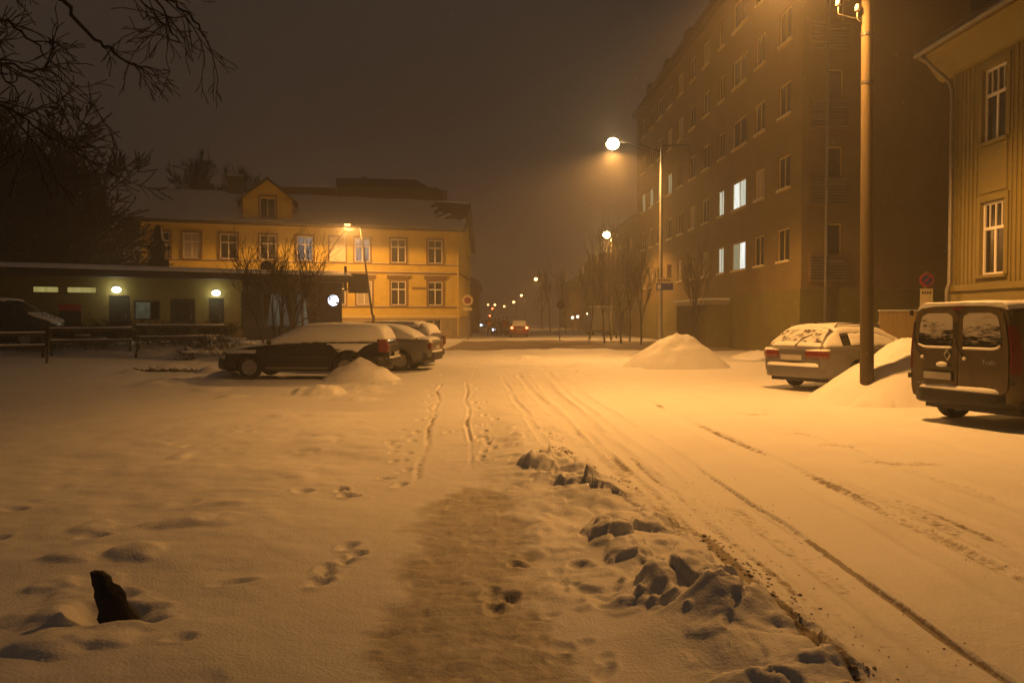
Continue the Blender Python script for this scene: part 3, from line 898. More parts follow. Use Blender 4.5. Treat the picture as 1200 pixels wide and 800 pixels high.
MB().box(-.6,LEN+.1,-.5,-.02,EA-.30,EA-.225).build('soffit', M['trimlight'], yh)
# snow on the street-side slope, slipped off in fingers near the right end
mb = MB(); nu, nv = 130, 30
for i in range(nu):
    for j in range(nv):
        ta, tb = i/nu, (i+1)/nu; va, vb = j/nv, (j+1)/nv
        bare = ta > .905-.06*vb and vb > .30 and vb < .97 and (vnoise(ta*60-vb*9, vb*1.3, 5) < .35+2.2*(vb-.3)*min(1, (ta-.86)*12))
        if ta > .985 or bare: continue
        a = lerp(lerp(e0,e1,ta), lerp(r0,r1,ta), va); b = lerp(lerp(e0,e1,tb), lerp(r0,r1,tb), va)
        c = lerp(lerp(e0,e1,tb), lerp(r0,r1,tb), vb); d = lerp(lerp(e0,e1,ta), lerp(r0,r1,ta), vb)
        up = lambda p: (p[0], p[1]-.02, p[2]+.10+.02*math.sin(p[0]*1.7+p[1]))
        mb.add([up(a),up(b),up(c),up(d)], [(0,1,2,3)])
me = mb.mesh('roof_snow', M['snow'], fixn=False)
bm = bmesh.new(); bm.from_mesh(me); bmesh.ops.remove_doubles(bm, verts=bm.verts, dist=.003)
ret = bmesh.ops.extrude_face_region(bm, geom=bm.faces[:])
bmesh.ops.translate(bm, verts=[v for v in ret['geom'] if isinstance(v, bmesh.types.BMVert)], vec=(0,0,-.085))
bmesh.ops.recalc_face_normals(bm, faces=bm.faces); bm.to_mesh(me); bm.free(); me.shade_smooth(); me.set_sharp_from_angle(angle=R(40))
o = bpy.data.objects.new('roof_snow', me); col.objects.link(o); o.parent = roof
cu = yu(261)+.8
ch = MB().box(cu-.55,cu+.55,RY-.5,RY+.5,RT-.4,RT+1.25).box(cu-.65,cu+.65,RY-.6,RY+.6,RT+1.05,RT+1.2).build('chimney', M['plinth'], roof)
MB().box(cu-.6,cu+.6,RY-.55,RY+.55,RT+1.25,RT+1.36).build('chimney_snow', M['snow'], roof)
# gutters, downpipe at the corner, plaque
MB().tube([(-.9,-.62,EA-.06),(LEN+.4,-.62,EA-.06)], .07, 8).build('gutter', M['metal'], yh, smooth=True)
MB().tube([(LEN-.12,-.62,EA-.1),(LEN-.12,-.2,EA-.75),(LEN-.12,-.16,EA-1),(LEN-.12,-.16,.4),(LEN-.12,-.35,.15)], .06, 8).build('downpipe', M['trimlight'], yh, smooth=True)
MB().box(yu(491)-.55,yu(491)+.55,-.03,-.001,3.95-zb,4.15-zb).build('plaque', M['trim'], yh)
# side wall trim towards the street
ux = Vector((3.9, 11.4, 0)).normalized()
for z in (5.30-zb, 1.86-zb):
    MB().add([(LEN+.01,-.1,z-.13),(C[0]+.1,C[1],z-.13),(C[0]+.1,C[1],z),(LEN+.01,-.1,z),(LEN+.1,-.12,z-.13),(C[0]+.2,C[1],z-.13),(C[0]+.2,C[1],z),(LEN+.1,-.12,z)],
             [(0,1,2,3),(4,7,6,5),(0,4,5,1),(3,2,6,7),(0,3,7,4),(1,5,6,2)]).build('side_belt', M['trim'], yh)
# round no-entry sign on a pole at the house corner
sp = at(548, 352, 61.5)
ts = empty('traffic_sign', (sp.x, 61.5, gh(sp.x, 61.5)), 0, 'round red traffic sign on a post at the corner of the yellow house', 'sign')
sz = sp.z-gh(sp.x, 61.5)
MB().tube([(0,.06,-.2),(0,.06,sz+.5)], .035, 8).build('post', M['metal'], ts, smooth=True)
dsk = MB().lathe([(.42,-.012),(.42,.012)], 28, (0,0,sz), 'y').build('disc', M['signcream'], ts)
MB().lathe([(.27,-.016),(.27,-.0125)], 28, (0,0,sz), 'y').build('red_face', M['carred'], dsk)
MB().box(-.34,.34,-.012,.012,sz-.78,sz-.55).build('lower_plate', M['signcream'], ts)

# ------------------------------------------------------------------ blocks behind the yellow house
bk = empty('apartment_block', (xat(398, 98), 98, 0), R(6), 'dark flat-topped block rising behind the roof of the yellow house', 'building')
zt = zat(212, 98)
MB().box(0, 12.3, 0, 14, -.5, zt-.6).build('wall', M['stucco'], bk)
MB().prism([(-.3,zt-.6),(11.0,zt-.6),(9.5,zt+.3),(-.3,zt+.3)], 'y', -.3, 14.3).build('roof', M['roof'], bk)
MB().box(9.6, 13.4, .2, 14, zt-3.2, zt-.9).build('roof_step', M['roof'], bk)
MB().box(2.4,3.2,3,4,zt+.3,zt+1.1).build('roof_vent', M['roof'], bk)
MB().box(-10.0, -.35, 1, 14, -.5, zat(220, 99)).build('side_wing', M['stucco'], bk)
bk2 = empty('street_house', (xat(551, 92), 92, 0), R(2), 'low dark house beyond the yellow house on the left of the street', 'house')
zt = zat(338, 92)
MB().box(-9, 1.1, 0, 12, -.5, zt).build('wall', M['trim'], bk2)
MB().prism([(-9.4,zt),(1.4,zt),(1.0,zt+.9),(-3.9,zt+3.0),(-8.6,zt+.9)], 'y', -.4, 12.4).build('roof', M['roof'], bk2)
for k in range(3):
    window(bk2, -6.9+k*2.6, 1.3, 2.8, 1.1, 'casement', None, None, -.115)

# ------------------------------------------------------------------ low building with doors and lamps (left)
cr = math.atan2(_cd[1], _cd[0])
CZ = .62
cafe = empty('low_shop_building', (CAFE_L[0], CAFE_L[1], CZ), cr, 'low flat-roofed building with dark doors and a snowy roof, in front of the yellow house', 'building')
CL = float(np.linalg.norm(CAFE_R-CAFE_L))
def cu_(px): return float(u_on(CAFE_L, _cd, px))
def cd_(px): return float(CAFE_L[1]+_cd[1]*cu_(px))
def cz_(px, py): return zat(py, cd_(px))-CZ
WT = 2.85
doors = [(128, 153, 346), (200, 229, 350), (245, 263, 349)]
ch_ = []
for (a,b,t) in doors: ch_.append((cu_(a), cu_(b), .0, cz_((a+b)/2, t)))
wz0, wz1 = cz_(172, 375), cz_(172, 352)
ch_.append((cu_(157), cu_(188), wz0, wz1))
sl0, sl1 = cz_(80, 342.5), cz_(80, 336.5)
ch_.append((cu_(80), cu_(113), sl0, sl1)); ch_.append((cu_(40), cu_(69), sl0, sl1))
US = cu_(284)
mb = MB(); wall_mesh(mb, -.5, US, -.5, WT, ch_, rev=.14)
mb.add([(-.5,0,-.5),(-.5,6,-.5),(-.5,6,WT),(-.5,0,WT)], [(3,2,1,0)])
mb.build('wall', M['cafe'], cafe, fixn=False)
for (a,b,c,d) in ch_[:3]:
    o = MB().box(a+.07,b-.07,.07,.13,.02,d-.07).build('door', M['door'], cafe)
    MB().box(a,a+.07,.02,.14,0,d).box(b-.07,b,.02,.14,0,d).box(a+.07,b-.07,.021,.14,d-.07,d).build('door_frame', M['cafedark'], o)
    MB().tube([(b-.18,.03,1.0),(b-.18,.03,1.2)], .02, 6).build('handle', M['metal'], o)
    if b-a > 1.0: MB().box(a+.22,b-.22,.055,.069,.9,1.75).build('door_pane', M['glass'], o)
(a,b,c,d) = ch_[3]
pale = lit_window('dim_shop_window', (.05,.055,.035), (.11,.115,.075), .6, (3,3,2))
wo = MB().box(a,a+.08,-.02,.1,c,d).box(b-.08,b,-.02,.1,c,d).box(a+.08,b-.08,-.02,.1,c,c+.08).box(a+.08,b-.08,-.02,.1,d-.08,d).box(b-.42,b-.36,-.015,.1,c+.08,d-.08).build('window', M['cafedark'], cafe)
MB().box(a+.08,b-.42,.05,.06,c+.08,d-.08).build('pane', pale, wo); MB().box(b-.36,b-.08,.05,.06,c+.08,d-.08).build('pane', M['glass'], wo)
for (a,b,c,d) in ch_[4:]:
    MB().box(a,b,.08,.10,c,d).build('strip_window', M['lit_yellow'], cafe)
# glazed dark front on the right part
segs = np.linspace(US, CL, 6)
frm = MB(); frm.box(US,CL,.0,.12,-.5,.55).box(US,CL,.0,.12,WT-.55,WT)
for k, u in enumerate(segs): frm.box(u-.05, u+.05, -.03, .10, .55, WT-.55)
frm.box(CL-1.25,CL-.05,.01,.12,.55,WT-.55)
fo = frm.build('shopfront', M['cafedark'], cafe)
curt = lit_window('lit_net_curtain', (.03,.028,.018), (.24,.22,.15), .36, (9,9,.4))
for k in range(4):
    a, b = segs[k]+.05, segs[k+1]-.05
    b = min(b, CL-1.25)
    MB().box(a,b,.06,.07,.55,WT-.55).build('pane', M['glass'] if k in (0,) else M['glass'], cafe)
for k, (px0, px1) in enumerate([(313,340),(346,362)]):   # gathered lit curtains behind the glass, wider at the foot
    a, b = cu_(px0), cu_(px1)
    rows = []
    for t in np.linspace(0, 1, 9):
        rows.append([(a+(b-a)*(s*(.55+.45*t)+.2*(1-t)), .045+.006*math.sin(s*40), WT-.62-t*1.55) for s in np.linspace(0,1,25)])
    MB().grid(rows).build('curtain', curt, cafe, smooth=True)
ld = MB()
for px in (318, 330, 352): ld.ico((cu_(px), .045, cz_(px, 341.5)), .085, 1, 0, (1.6,.2,.45))
ld.build('shop_light', emit('shop_light_tube', (.9,.95,.8), 1.6), cafe)
MB().box(CL-.02,CL+.1,.005,7,-.5,WT).build('end_wall', M['cafedark'], cafe)
rf = MB().prism([(-1.05,WT),(7,WT),(7,WT+.12),(-1.05,WT+.34)], 'x', -1.0, CL+.25).build('roof', M['cafedark'], cafe)
rows = []
for u in np.linspace(-1.05, CL+.3, 70):
    rows.append([(u, v, WT+.34+(.16 if 0 < k < 9 else .02)+.03*float(fbm(u*.8, v*.8, 3, 901))+ (v+1.1)*.055) for k, v in enumerate(np.linspace(-1.12, 7.1, 10))])
MB().slab(rows, [[(p[0],p[1],WT+.30-(p[1]+1.05)*.02) for p in r] for r in rows]).build('roof_snow', M['snow'], rf, smooth=True, sharp=50)
# vents on the roof
vu = cu_(190)
vt = MB(); vt.box(vu-.42,vu+.42,1.0,1.8,WT+.3,WT+.95); vt.lathe([(.34,WT+.95),(.40,WT+1.5),(.38,WT+1.7),(.22,WT+1.9),(.15,WT+2.5),(.10,WT+2.6)], 14, (vu,1.4,0))
vt.box(vu-.5,vu+.5,1.3,1.5,WT+1.45,WT+1.62)
vt.build('roof_vent', M['darkmetal'], cafe)
vu = cu_(318)
MB().lathe([(.28,WT+.3),(.28,WT+.65),(.34,WT+.7),(.30,WT+.92),(.12,WT+1.02),(.02,WT+1.04)], 14, (vu,1.0,0)).build('roof_vent', M['darkmetal'], cafe)
for k, (px, py, wts) in enumerate([(137,339,11),(253,343,11)]):
    u = cu_(px); z = cz_(px, py)
    ln = empty('wall_lamp', (0,0,0), 0, ['left one of two bright lamps above the shop doors', 'right one of two bright lamps above the shop doors'][k], 'lamp', 'lamps over the shop doors')
    q = Matrix.Rotation(cr, 3, 'Z') @ Vector((u, -.16, 0)); ln.location = (CAFE_L[0]+q.x, CAFE_L[1]+q.y, CZ+z); ln.rotation_euler = (0,0,cr)
    MB().box(-.10,.10,.02,.155,-.06,.10).build('lamp_base', M['white'], ln)
    MB().ico((0,-.04,-.02), .15, 2, 0, (1.25,.8,.9)).build('lamp_globe', M['lens_white'], ln, smooth=True)
    d = bpy.data.lights.new('lamp_light', 'POINT'); d.energy = wts*LAMPK; d.color = (1,.86,.45); d.shadow_soft_size = .12
    lo = bpy.data.objects.new('lamp_light', d); col.objects.link(lo); lo.parent = ln; lo.location = (0,-.28,-.02)
# lit round sign and the dark box sign at the right end
u, z = cu_(389.5), cz_(389.5, 352)
q = Matrix.Rotation(cr, 3, 'Z') @ Vector((u, -.14, 0))
ls = empty('round_light_sign', (CAFE_L[0]+q.x, CAFE_L[1]+q.y, CZ+z), cr, 'glowing white round sign on the dark shop front', 'sign')
MB().lathe([(.30,-.06),(.30,.06)], 28, (0,0,0), 'y').build('sign_case', M['black'], ls)
fc = MB().lathe([(.275,-.065),(.275,-.0605)], 28, (0,0,0), 'y').build('sign_face', emit('sign_glow', (.80,.86,1.0), 3.5, True), ls)
MB().prism([(.10,-.16),(.30,-.18),(.30,-.09),(.14,-.07)], 'y', -.075, -.0655).build('sign_mark', M['black'], fc)
MB().box(-.24,.02,-.072,-.0656,.02,.04).build('sign_line', M['black'], fc)
u, z = CL+.85, cz_(410, 332)
q = Matrix.Rotation(cr, 3, 'Z') @ Vector((u, -.3, 0))
bs = empty('box_sign', (CAFE_L[0]+q.x, CAFE_L[1]+q.y, CZ+z), cr, 'dark square box sign sticking out from the shop roof corner', 'sign')
MB().box(-.48,.48,-.12,.12,-.50,.48).build('case', M['black'], bs)
MB().box(-.42,.42,-.128,-.121,-.44,.42).build('face', M['cafedark'], bs)
MB().tube([(-.62,.1,-.4),(-.62,.1,.85)], .07, 8).tube([(-.62,.1,.3),(-.48,.05,.3)], .04, 6).tube([(-.62,.1,-.3),(-.48,.05,-.3)], .04, 6).build('bracket', M['black'], bs)

# ------------------------------------------------------------------ big apartment block on the right
BC = np.array([12.5, 34.0]); BL = 37.0
far_c = BC + BL*np.array(SDIR)
ba = math.atan2(-1, .0337)
blk = empty('apartment_block', (far_c[0], far_c[1], 0), ba, 'tall brown rendered apartment block along the right side of the street', 'building')
cols_s = [2.06+3.2*k for k in range(11)]
rows_z = [5.0, 8.3, 11.6, 14.9, 18.0]
WH = 1.5; WB = 1.42
WBS = [1.42, 1.35, 2.25, 1.1, 1.42, 1.42, 1.42, 1.42, 1.8, 1.42, 1.42]
hl = [(BL-s-WBS[i]/2, BL-s+WBS[i]/2, z-WH/2, z+WH/2) for i, s in enumerate(cols_s) for z in rows_z]
PB = 2.95; WTOP = 19.7
mb = MB(); wall_mesh(mb, 0, BL, PB, WTOP, hl, rev=.14)
mb.add([(0,0,PB),(0,13,PB),(0,13,WTOP),(0,0,WTOP)], [(3,2,1,0)])
mb.build('wall', M['stucco'], blk, fixn=False)
mb = MB(); mb.box(-.02, BL+.02, -.05, 12.9, -.5, PB-.003); mb.build('plinth', M['stuccodk'], blk)
lit = {(2,0):'lit_pale',(3,0):'lit_pale',(2,1):'lit_pale',(3,1):'lit_pale',(7,2):'lit_dim',(8,2):'lit_dim',(9,2):'lit_dim',(10,2):'lit_dim'}
lit_b = lit_window('lit_bright_curtain', (.62,.70,.60), (1.0,1.0,.95), 1.15, (6,6,.7))
for i, s in enumerate(cols_s):
    WB = WBS[i]
    for j, z in enumerate(rows_z):
        pn = M[lit[(i,j)]] if (i,j) in lit else (M['curtain'] if rng.random() < .25 else None)
        if (i,j) == (2,1): pn = [lit_b, M['lit_pale']]
        if (i,j) == (2,0): pn = [M['lit_dim'], lit_b]
        window(blk, BL-s, z-WH/2, z+WH/2, WB, 'double', pn, None, .0, frame=M['trimlight'])
        MB().box(-WB/2-.06,WB/2+.06,-.085,.05,.002,.05).build('sill_snow', M['snow'], window.last)
mr = MB().prism([(-.45,WTOP),(-.45,WTOP+.25),(1.6,WTOP+3.4),(11.5,WTOP+3.4),(13.4,WTOP+.25),(13.4,WTOP)], 'x', -.15, BL+.3).build('roof', M['roof'], blk)
for s in cols_s[::2]:
    MB().box(BL-s-.6,BL-s+.6,.35,1.9,WTOP+.6,WTOP+2.0).build('roof_window', M['roof'], mr)
# end wall towards the camera, with balcony grilles
ew = MB(); eh = []
for z in rows_z[:4]:
    eh.append((1.05, 1.75, z-.85, z+.75)); 
wall_mesh(ew, 0, 13, PB, WTOP, eh, rev=.12)
ewo = ew.build('end_wall', M['stucco'], blk, fixn=False)
ewo.location = (BL, 0, 0); ewo.rotation_euler = (0,0,R(90))
for (a,b,c,d) in eh: window(ewo, (a+b)/2, c, d, b-a, 'plain', None, None, 0, frame=M['trimlight'])
for z in rows_z[:4]:
    for (a, b) in ((.35,1.0),(1.12,1.95)):
        g = MB()
        g.box(a-.03,b+.03,-.045,-.002,z-1.78,z-.52)
        go = g.build('vent_grille', M['trim'], ewo)
        for k in range(9):
            MB().box(a,b,-.15,-.05,z-1.72+k*.13,z-1.67+k*.13).build('slat', M['metal'], go)
MB().tube([(1.02,-.14,.5),(1.02,-.14,WTOP-.2)], .07, 8).build('downpipe', M['metal'], ewo, smooth=True)
# entrance porch with a snowy flat roof
s0, s1 = 9.7, 16.5
po = MB().box(BL-s1,BL-s0,-1.5,-.052,2.45,2.68).build('porch_roof', M['concrete'], blk)
MB().box(BL-s1-.05,BL-s0+.05,-1.55,-.06,2.683,2.80).build('porch_snow', M['snow'], po)
MB().box(BL-s0-.22,BL-s0-.02,-1.4,-.052,-.3,2.45).build('porch_wall', M['stuccodk'], blk)
MB().box(BL-s1+.02,BL-s1+.22,-1.4,-.052,-.3,2.45).build('porch_wall', M['stuccodk'], blk)
d_ = MB().box(BL-13.6,BL-12.5,-.09,-.051,.05,2.15).build('door', M['door'], blk)
MB().box(BL-13.3,BL-12.8,-.097,-.0905,.9,1.9).build('door_pane', M['glass'], d_)
# next blocks down the right side of the street
def row_block(s0, s1, xo, h, label, nr, rz=None):
    p = np.array([BC[0]+xo, BC[1]]) + s1*np.array(SDIR)
    o = empty('town_house', (p[0], p[1], 0), ba, label, 'building')
    L_ = s1-s0
    hs = []
    n = int(L_/3.0)
    for r_ in range(nr):
        z = 2.2+r_*3.2
        for k in range(n): hs.append((1.5+k*3.0-.6, 1.5+k*3.0+.6, z-.75, z+.75))
    mb = MB(); wall_mesh(mb, 0, L_, -.5, h, hs, rev=.14)
    mb.add([(0,0,-.5),(0,11,-.5),(0,11,h),(0,0,h)], [(3,2,1,0)]).add([(L_,0,-.5),(L_,11,-.5),(L_,11,h),(L_,0,h)], [(0,1,2,3)])
    mb.build('wall', M['stucco'], o, fixn=False)
    for (a,b,c,d) in hs: window(o, (a+b)/2, c, d, 1.2, 'double', None, None, 0, frame=M['trimlight'], sill=False)
    MB().prism([(-.4,h),(-.4,h+.15),(5.5,h+2.6),(11.4,h+.15),(11.4,h)], 'x', -.2, L_+.2).build('roof', M['roof'], o)
    return o
row_block(38.2, 58, .3, 11.0, 'hazy town house next beyond the tall brown block', 3)
row_block(59, 80, .6, 9.4, 'hazy town house second beyond the tall brown block', 3)
row_block(82, 120, 1.0, 8.0, 'faint long house far down the right side of the street', 2)

# ------------------------------------------------------------------ pale yellow timber house at the right edge
HC = np.array([10.9, 19.5])
rh = empty('timber_house', (HC[0], HC[1], 0), ba, 'pale yellow house with vertical boards at the right edge behind the van', 'house')
HL = 13.0
def hu(px): return float(u_on(HC, np.array([.0337,-1.0]), px))
w0, w1 = hu(1148), hu(1176)
wc, ww = (w0+w1)/2, (w1-w0)
wins = []
for k in range(4):
    for (a, b) in ((2.64,4.30),(5.68,7.36)): wins.append((wc+k*2.75-ww/2, wc+k*2.75+ww/2, a, b))
EV = 8.15; BZ = 2.40
mb = MB(); wall_mesh(mb, 0, HL, BZ, EV, wins, rev=.12)
mb.add([(0,0,BZ),(0,9,BZ),(0,9,EV),(0,0,EV)], [(3,2,1,0)])
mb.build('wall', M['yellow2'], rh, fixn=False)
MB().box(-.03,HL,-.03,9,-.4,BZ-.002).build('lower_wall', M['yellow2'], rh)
MB().box(-.06,HL,-.10,-.032,BZ-.10,BZ+.05).build('belt_course', M['yellow2'], rh)
# vertical cover battens between the window bays (thin boards, one joined part)
mb = MB(); u = .16
bat = []
while u < HL:
    bat.append(u); u += .155
for u in bat:
    blocks = [(BZ+.06, EV-.05)]
    for (a,b,c,d) in wins:
        if a-.10 < u < b+.10: blocks = []
    for (c,d) in blocks: mb.box(u-.022,u+.022,-.022,-.001,c,d)
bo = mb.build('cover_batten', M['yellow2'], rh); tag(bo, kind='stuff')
MB().box(-.02,.12,-.035,-.0005,BZ+.055,EV-.05).build('corner_board', M['yellow2'], rh)
for (a,b,c,d) in wins:
    wo = window(rh, (a+b)/2, c, d, b-a, 'tall', None, M['yellow2'], 0.0)
for k in range(4):
    MB().box(wc+k*2.75-ww/2-.05,wc+k*2.75+ww/2+.05,-.03,-.001,4.52,5.58).build('spandrel_panel', M['yellow2'], rh)
MB().prism([(-.62,EV),(-.62,EV+.10),(.02,EV+.13),(.02,EV-.55),(-.10,EV-.50),(-.40,EV-.10)], 'x', -.55, HL).build('cornice', M['yellow2'], rh)
rr_ = MB().prism([(-.75,EV+.13),(-.75,EV+.25),(4.6,EV+3.6),(9.6,EV+.3),(9.6,EV+.13)], 'x', -.6, HL).build('roof', M['roof'], rh)
MB().box(.9,2.3,-.2,2.2,EV+.35,EV+2.4).build('roof_dormer', M['cafedark'], rr_)
MB().tube([(-.5,-.72,EV+.08),(HL,-.72,EV+.08)], .07, 8).build('gutter', M['metal'], rh, smooth=True)
MB().tube([(-.30,-.68,EV+.03),(-.22,-.60,EV-.12),(.06,-.16,EV-.72),(.10,-.11,EV-.95),(.10,-.11,BZ+.12),(.10,-.17,BZ-.05),(.10,-.15,.3)], .05, 8).build('downpipe', M['metal'], rh, smooth=True)

# beige board fence between the pole and the timber house
fx0 = xat(1030, 24.0)
fe = empty('board_fence', (fx0, 24.0, 0), R(2), 'beige board fence between the wooden pole and the van', 'fence')
k = 0; u = 0
bmh = MB().box(0,.135,-.012,.012,-.3,1.84).mesh('board', M['fence'])
while u < 3.6:
    o = bpy.data.objects.new('board', bmh); col.objects.link(o); o.parent = fe; o.location = (u, .004*(k % 3), .012*math.sin(k*2.1)); u += .142; k += 1
MB().box(0,3.6,.02,.07,1.45,1.55).box(0,3.6,.02,.07,.4,.5).build('rail', M['fence'], fe)
MB().box(-.02,3.6,-.025,.03,1.865,1.91).build('fence_snow', M['snow'], fe)
# no-parking sign with plates beside the timber house
sp = at(1086, 328, 22.5)
ps_ = empty('parking_sign', (sp.x, 22.5, gh(sp.x, 22.5)), R(-6), 'blue and red round parking sign with plates below, behind the van roof', 'sign')
z = sp.z-gh(sp.x, 22.5)
MB().tube([(0,.05,-.2),(0,.05,z+.25)], .03, 8).build('post', M['metal'], ps_, smooth=True)
d_ = MB().lathe([(.19,-.01),(.19,.01)], 28, (0,0,z), 'y').build('disc', M['signred'], ps_)
MB().lathe([(.148,-.0145),(.148,-.0105)], 28, (0,0,z), 'y').build('blue_face', M['signblue'], d_)
MB().box(-.015,.015,-.0185,-.015,-.17,.17).xf(Matrix.Translation((0,0,z)) @ Matrix.Rotation(R(45), 4, 'Y')).build('red_bar', M['signred'], d_)
w_p = MB().box(-.17,.17,-.01,.01,z-.78,z-.25).build('white_plate', M['signcream'], ps_)
mb = MB()
for k in range(4): mb.box(-.13+k*.07,-.085+k*.07,-.0135,-.0105,z-.40,z-.33)
mo = mb.build('lettering', M['black'], w_p); tag(mo, kind='stuff')
b_p = MB().box(-.17,.17,-.01,.01,z-1.12,z-.80).build('blue_plate', M['signblue'], ps_)
MB().box(-.12,.10,-.0135,-.0105,z-1.02,z-.93).build('white_mark', M['white'], b_p)
# ================================================================== trees
class TreeBuf:
    def __init__(self): self.v = []; self.f = []; self.n = 0
    def seg(self, pts, rad, n):
        pts = np.asarray(pts, float); m = len(pts)
        d = np.gradient(pts, axis=0); d /= (np.linalg.norm(d, axis=1, keepdims=True)+1e-9)
        up = np.where(np.abs(d[:, 2:3]) < .9, np.array([[0,0,1.]]), np.array([[1.,0,0]]))
        a = np.cross(d, up); a /= (np.linalg.norm(a, axis=1, keepdims=True)+1e-9); b = np.cross(d, a)
        t = np.arange(n)*2*math.pi/n
        ring = pts[:,None,:] + (a[:,None,:]*np.cos(t)[None,:,None] + b[:,None,:]*np.sin(t)[None,:,None])*np.asarray(rad)[:,None,None]
        self.v.append(ring.reshape(-1,3))
        i = np.arange(m-1)[:,None]*n; k = np.arange(n)[None,:]; k2 = (k+1) % n
        q = np.stack([i+k, i+k2, i+n+k2, i+n+k], -1).reshape(-1,4)+self.n
        self.f.append(q); self.n += m*n
    def build(self, name, m, parent):
        v = np.concatenate(self.v); f = np.concatenate(self.f)
        me = bpy.data.meshes.new(name)
        me.vertices.add(len(v)); me.vertices.foreach_set('co', v.ravel().astype(np.float32))
        me.loops.add(f.size); me.loops.foreach_set('vertex_index', f.ravel().astype(np.int32))
        me.polygons.add(len(f)); me.polygons.foreach_set('loop_start', (np.arange(len(f))*4).astype(np.int32)); me.polygons.foreach_set('loop_total', np.full(len(f),4,np.int32))
        me.update(); me.validate(); me.shade_smooth(); me.materials.append(m)
        o = bpy.data.objects.new(name, me); col.objects.link(o); o.parent = parent
        return o

def norm(v): return v/(np.linalg.norm(v)+1e-9)

def grow(buf, p, d, L_, r, lvl, rg, spread, kids_, up=.12, shrink=.62, minr=.004, curve=.22, crook=.0):
    n = 5 if lvl > 1 else 4
    pts = [p]; q = p.copy(); dd = d.copy()
    for i in range(n):
        dd = norm(dd + rg.normal(0, curve, 3)*.6 + np.array([0,0,up*.5]))
        q = q + dd*(L_/n); pts.append(q)
    rad = np.linspace(r, max(minr, r*.45), n+1)
    buf.seg(pts, rad, 7 if r > .05 else (4 if r > .015 else 3))
    if lvl <= 0: return
    for k in range(kids_[lvl] if isinstance(kids_, dict) else kids_):
        t = .25+.75*rg.random() if k else 1.0
        i = min(n-1, int(t*n)); base = pts[i]+(pts[i+1]-pts[i])*(t*n-i) if t < 1 else pts[-1]
        nd = norm(dd if t == 1 else pts[i+1]-pts[i])
        ax = norm(np.cross(nd, rg.normal(0,1,3))); s = spread*(.6+.7*rg.random()) if k else spread*.35
        nd = norm(nd*math.cos(s)+ax*math.sin(s))
        grow(buf, base, nd, L_*shrink*(.75+.5*rg.random()), max(minr, r*(.62 if k == 0 else .48)*(1-.3*t+.15)), lvl-1, rg, spread, kids_, up, shrink, minr, curve)

def bare_tree(x, y, h, label, seed, group=None, lvl=4, kids_=4, spread=.6, trunk=.12, frac=.4, m='bark', up=.15, z=None, minr=.006, cat='tree', name='bare_tree', stems=1):
    rg = np.random.default_rng(seed)
    z0 = gh(x, y) if z is None else z
    o = empty(name, (x, y, z0), rg.random()*6, label, cat, group)
    tb = TreeBuf(); cb = TreeBuf()
    tops = []
    for s in range(stems):
        off = rg.normal(0, .12, 3)*(stems > 1); off[2] = 0
        d0 = norm(np.array([0,0,1.])+rg.normal(0, .05 if stems == 1 else .22, 3))
        pts = [off+np.array([0,0,-.2])]; q = pts[0]
        for i in range(5):
            q = q + norm(d0+rg.normal(0,.06,3))*(h*frac/5+.04); pts.append(q)
        tb.seg(pts, np.linspace(trunk, trunk*.75, 6), 9)
        tops.append((pts, d0))
    tb.build('trunk', M[m], o)
    for pts, d0 in tops:
        nb = 5 if stems == 1 else 3
        for k in range(nb):
            base = pts[-1] if k < 3 else pts[3]+(pts[5]-pts[3])*rg.random()
            ax = norm(np.cross(d0, rg.normal(0,1,3))); s = spread*(.1 if k == 0 else .5+.6*rg.random())
            nd = norm(d0*math.cos(s)+ax*math.sin(s))
            grow(cb, base, nd, h*(1-frac)*(.55 if k == 0 else .42), trunk*(.7 if k == 0 else .5), lvl, rg, spread, kids_, up, .66, minr)
    cb.build('crown', M[m], o)
    return o

# dark trees standing behind the low building at the left
for k, (px, d, h, sd_, lb) in enumerate([(-30,44,11.4,1,'dark bare tree at the left edge behind the low building'),
        (15,46,11.0,2,'dark bare tree second from the left edge behind the low building'),
        (48,45,10.2,3,'dark twiggy tree behind the left part of the shop roof'),
        (58,47,9.2,4,'dark bushy tree next to the left end of the yellow house'),
        (0,40,8.0,5,'lower dark tree close behind the left end of the shop roof'),
        (52,41,7.4,6,'dense low dark tree rising right above the shop roof snow')]):
    bare_tree(xat(px, d), d, h, lb, 40+sd_, 'dark trees behind the low building', 4, {4:5,3:5,2:6,1:6}, .8, .2, .14, up=.10, minr=.038)
# overhanging tree from the left of the camera: trunk outside the picture, limbs reaching in
ot = empty('overhanging_tree', (-9.6, 8.2, gh(-9.6, 8.2)), 0, 'bare tree whose twigs hang into the picture at the upper left corner', 'tree')
rg = np.random.default_rng(5)
tb = TreeBuf(); tb.seg([(0,0,-.3),(.05,0,1.5),(.1,.1,3.2),(.2,.1,5.2),(.3,.1,7.5)], [.32,.28,.25,.2,.12], 12); tb.build('trunk', M['bark'], ot)
cb = TreeBuf()
base0 = np.array([-9.6, 8.2, 0])
def limb(pix, r0, tw, seed):
    rg = np.random.default_rng(seed)
    pts = [np.array(at(px, py, d))-base0 for (px, py, d) in pix]
    P = []
    for i in range(len(pts)-1):
        for t in np.linspace(0, 1, 5, endpoint=False): P.append(pts[i]+(pts[i+1]-pts[i])*t+rg.normal(0,.02,3))
    P.append(pts[-1]); P = np.array(P)
    cb.seg(P, np.linspace(r0, .006, len(P)), 5)
    for k in range(tw):
        i = rg.integers(2, len(P)-1); dd = norm(P[i+1]-P[i])
        s = rg.uniform(.4, 1.0); ax = norm(np.cross(dd, rg.normal(0,1,3)))
        nd = norm(dd*math.cos(s)+ax*math.sin(s)+np.array([0,0,-.12]))
        grow(cb, P[i], nd, rg.uniform(.30,.65), .011, 2, rg, .5, 3, -.05, .6, .0055)
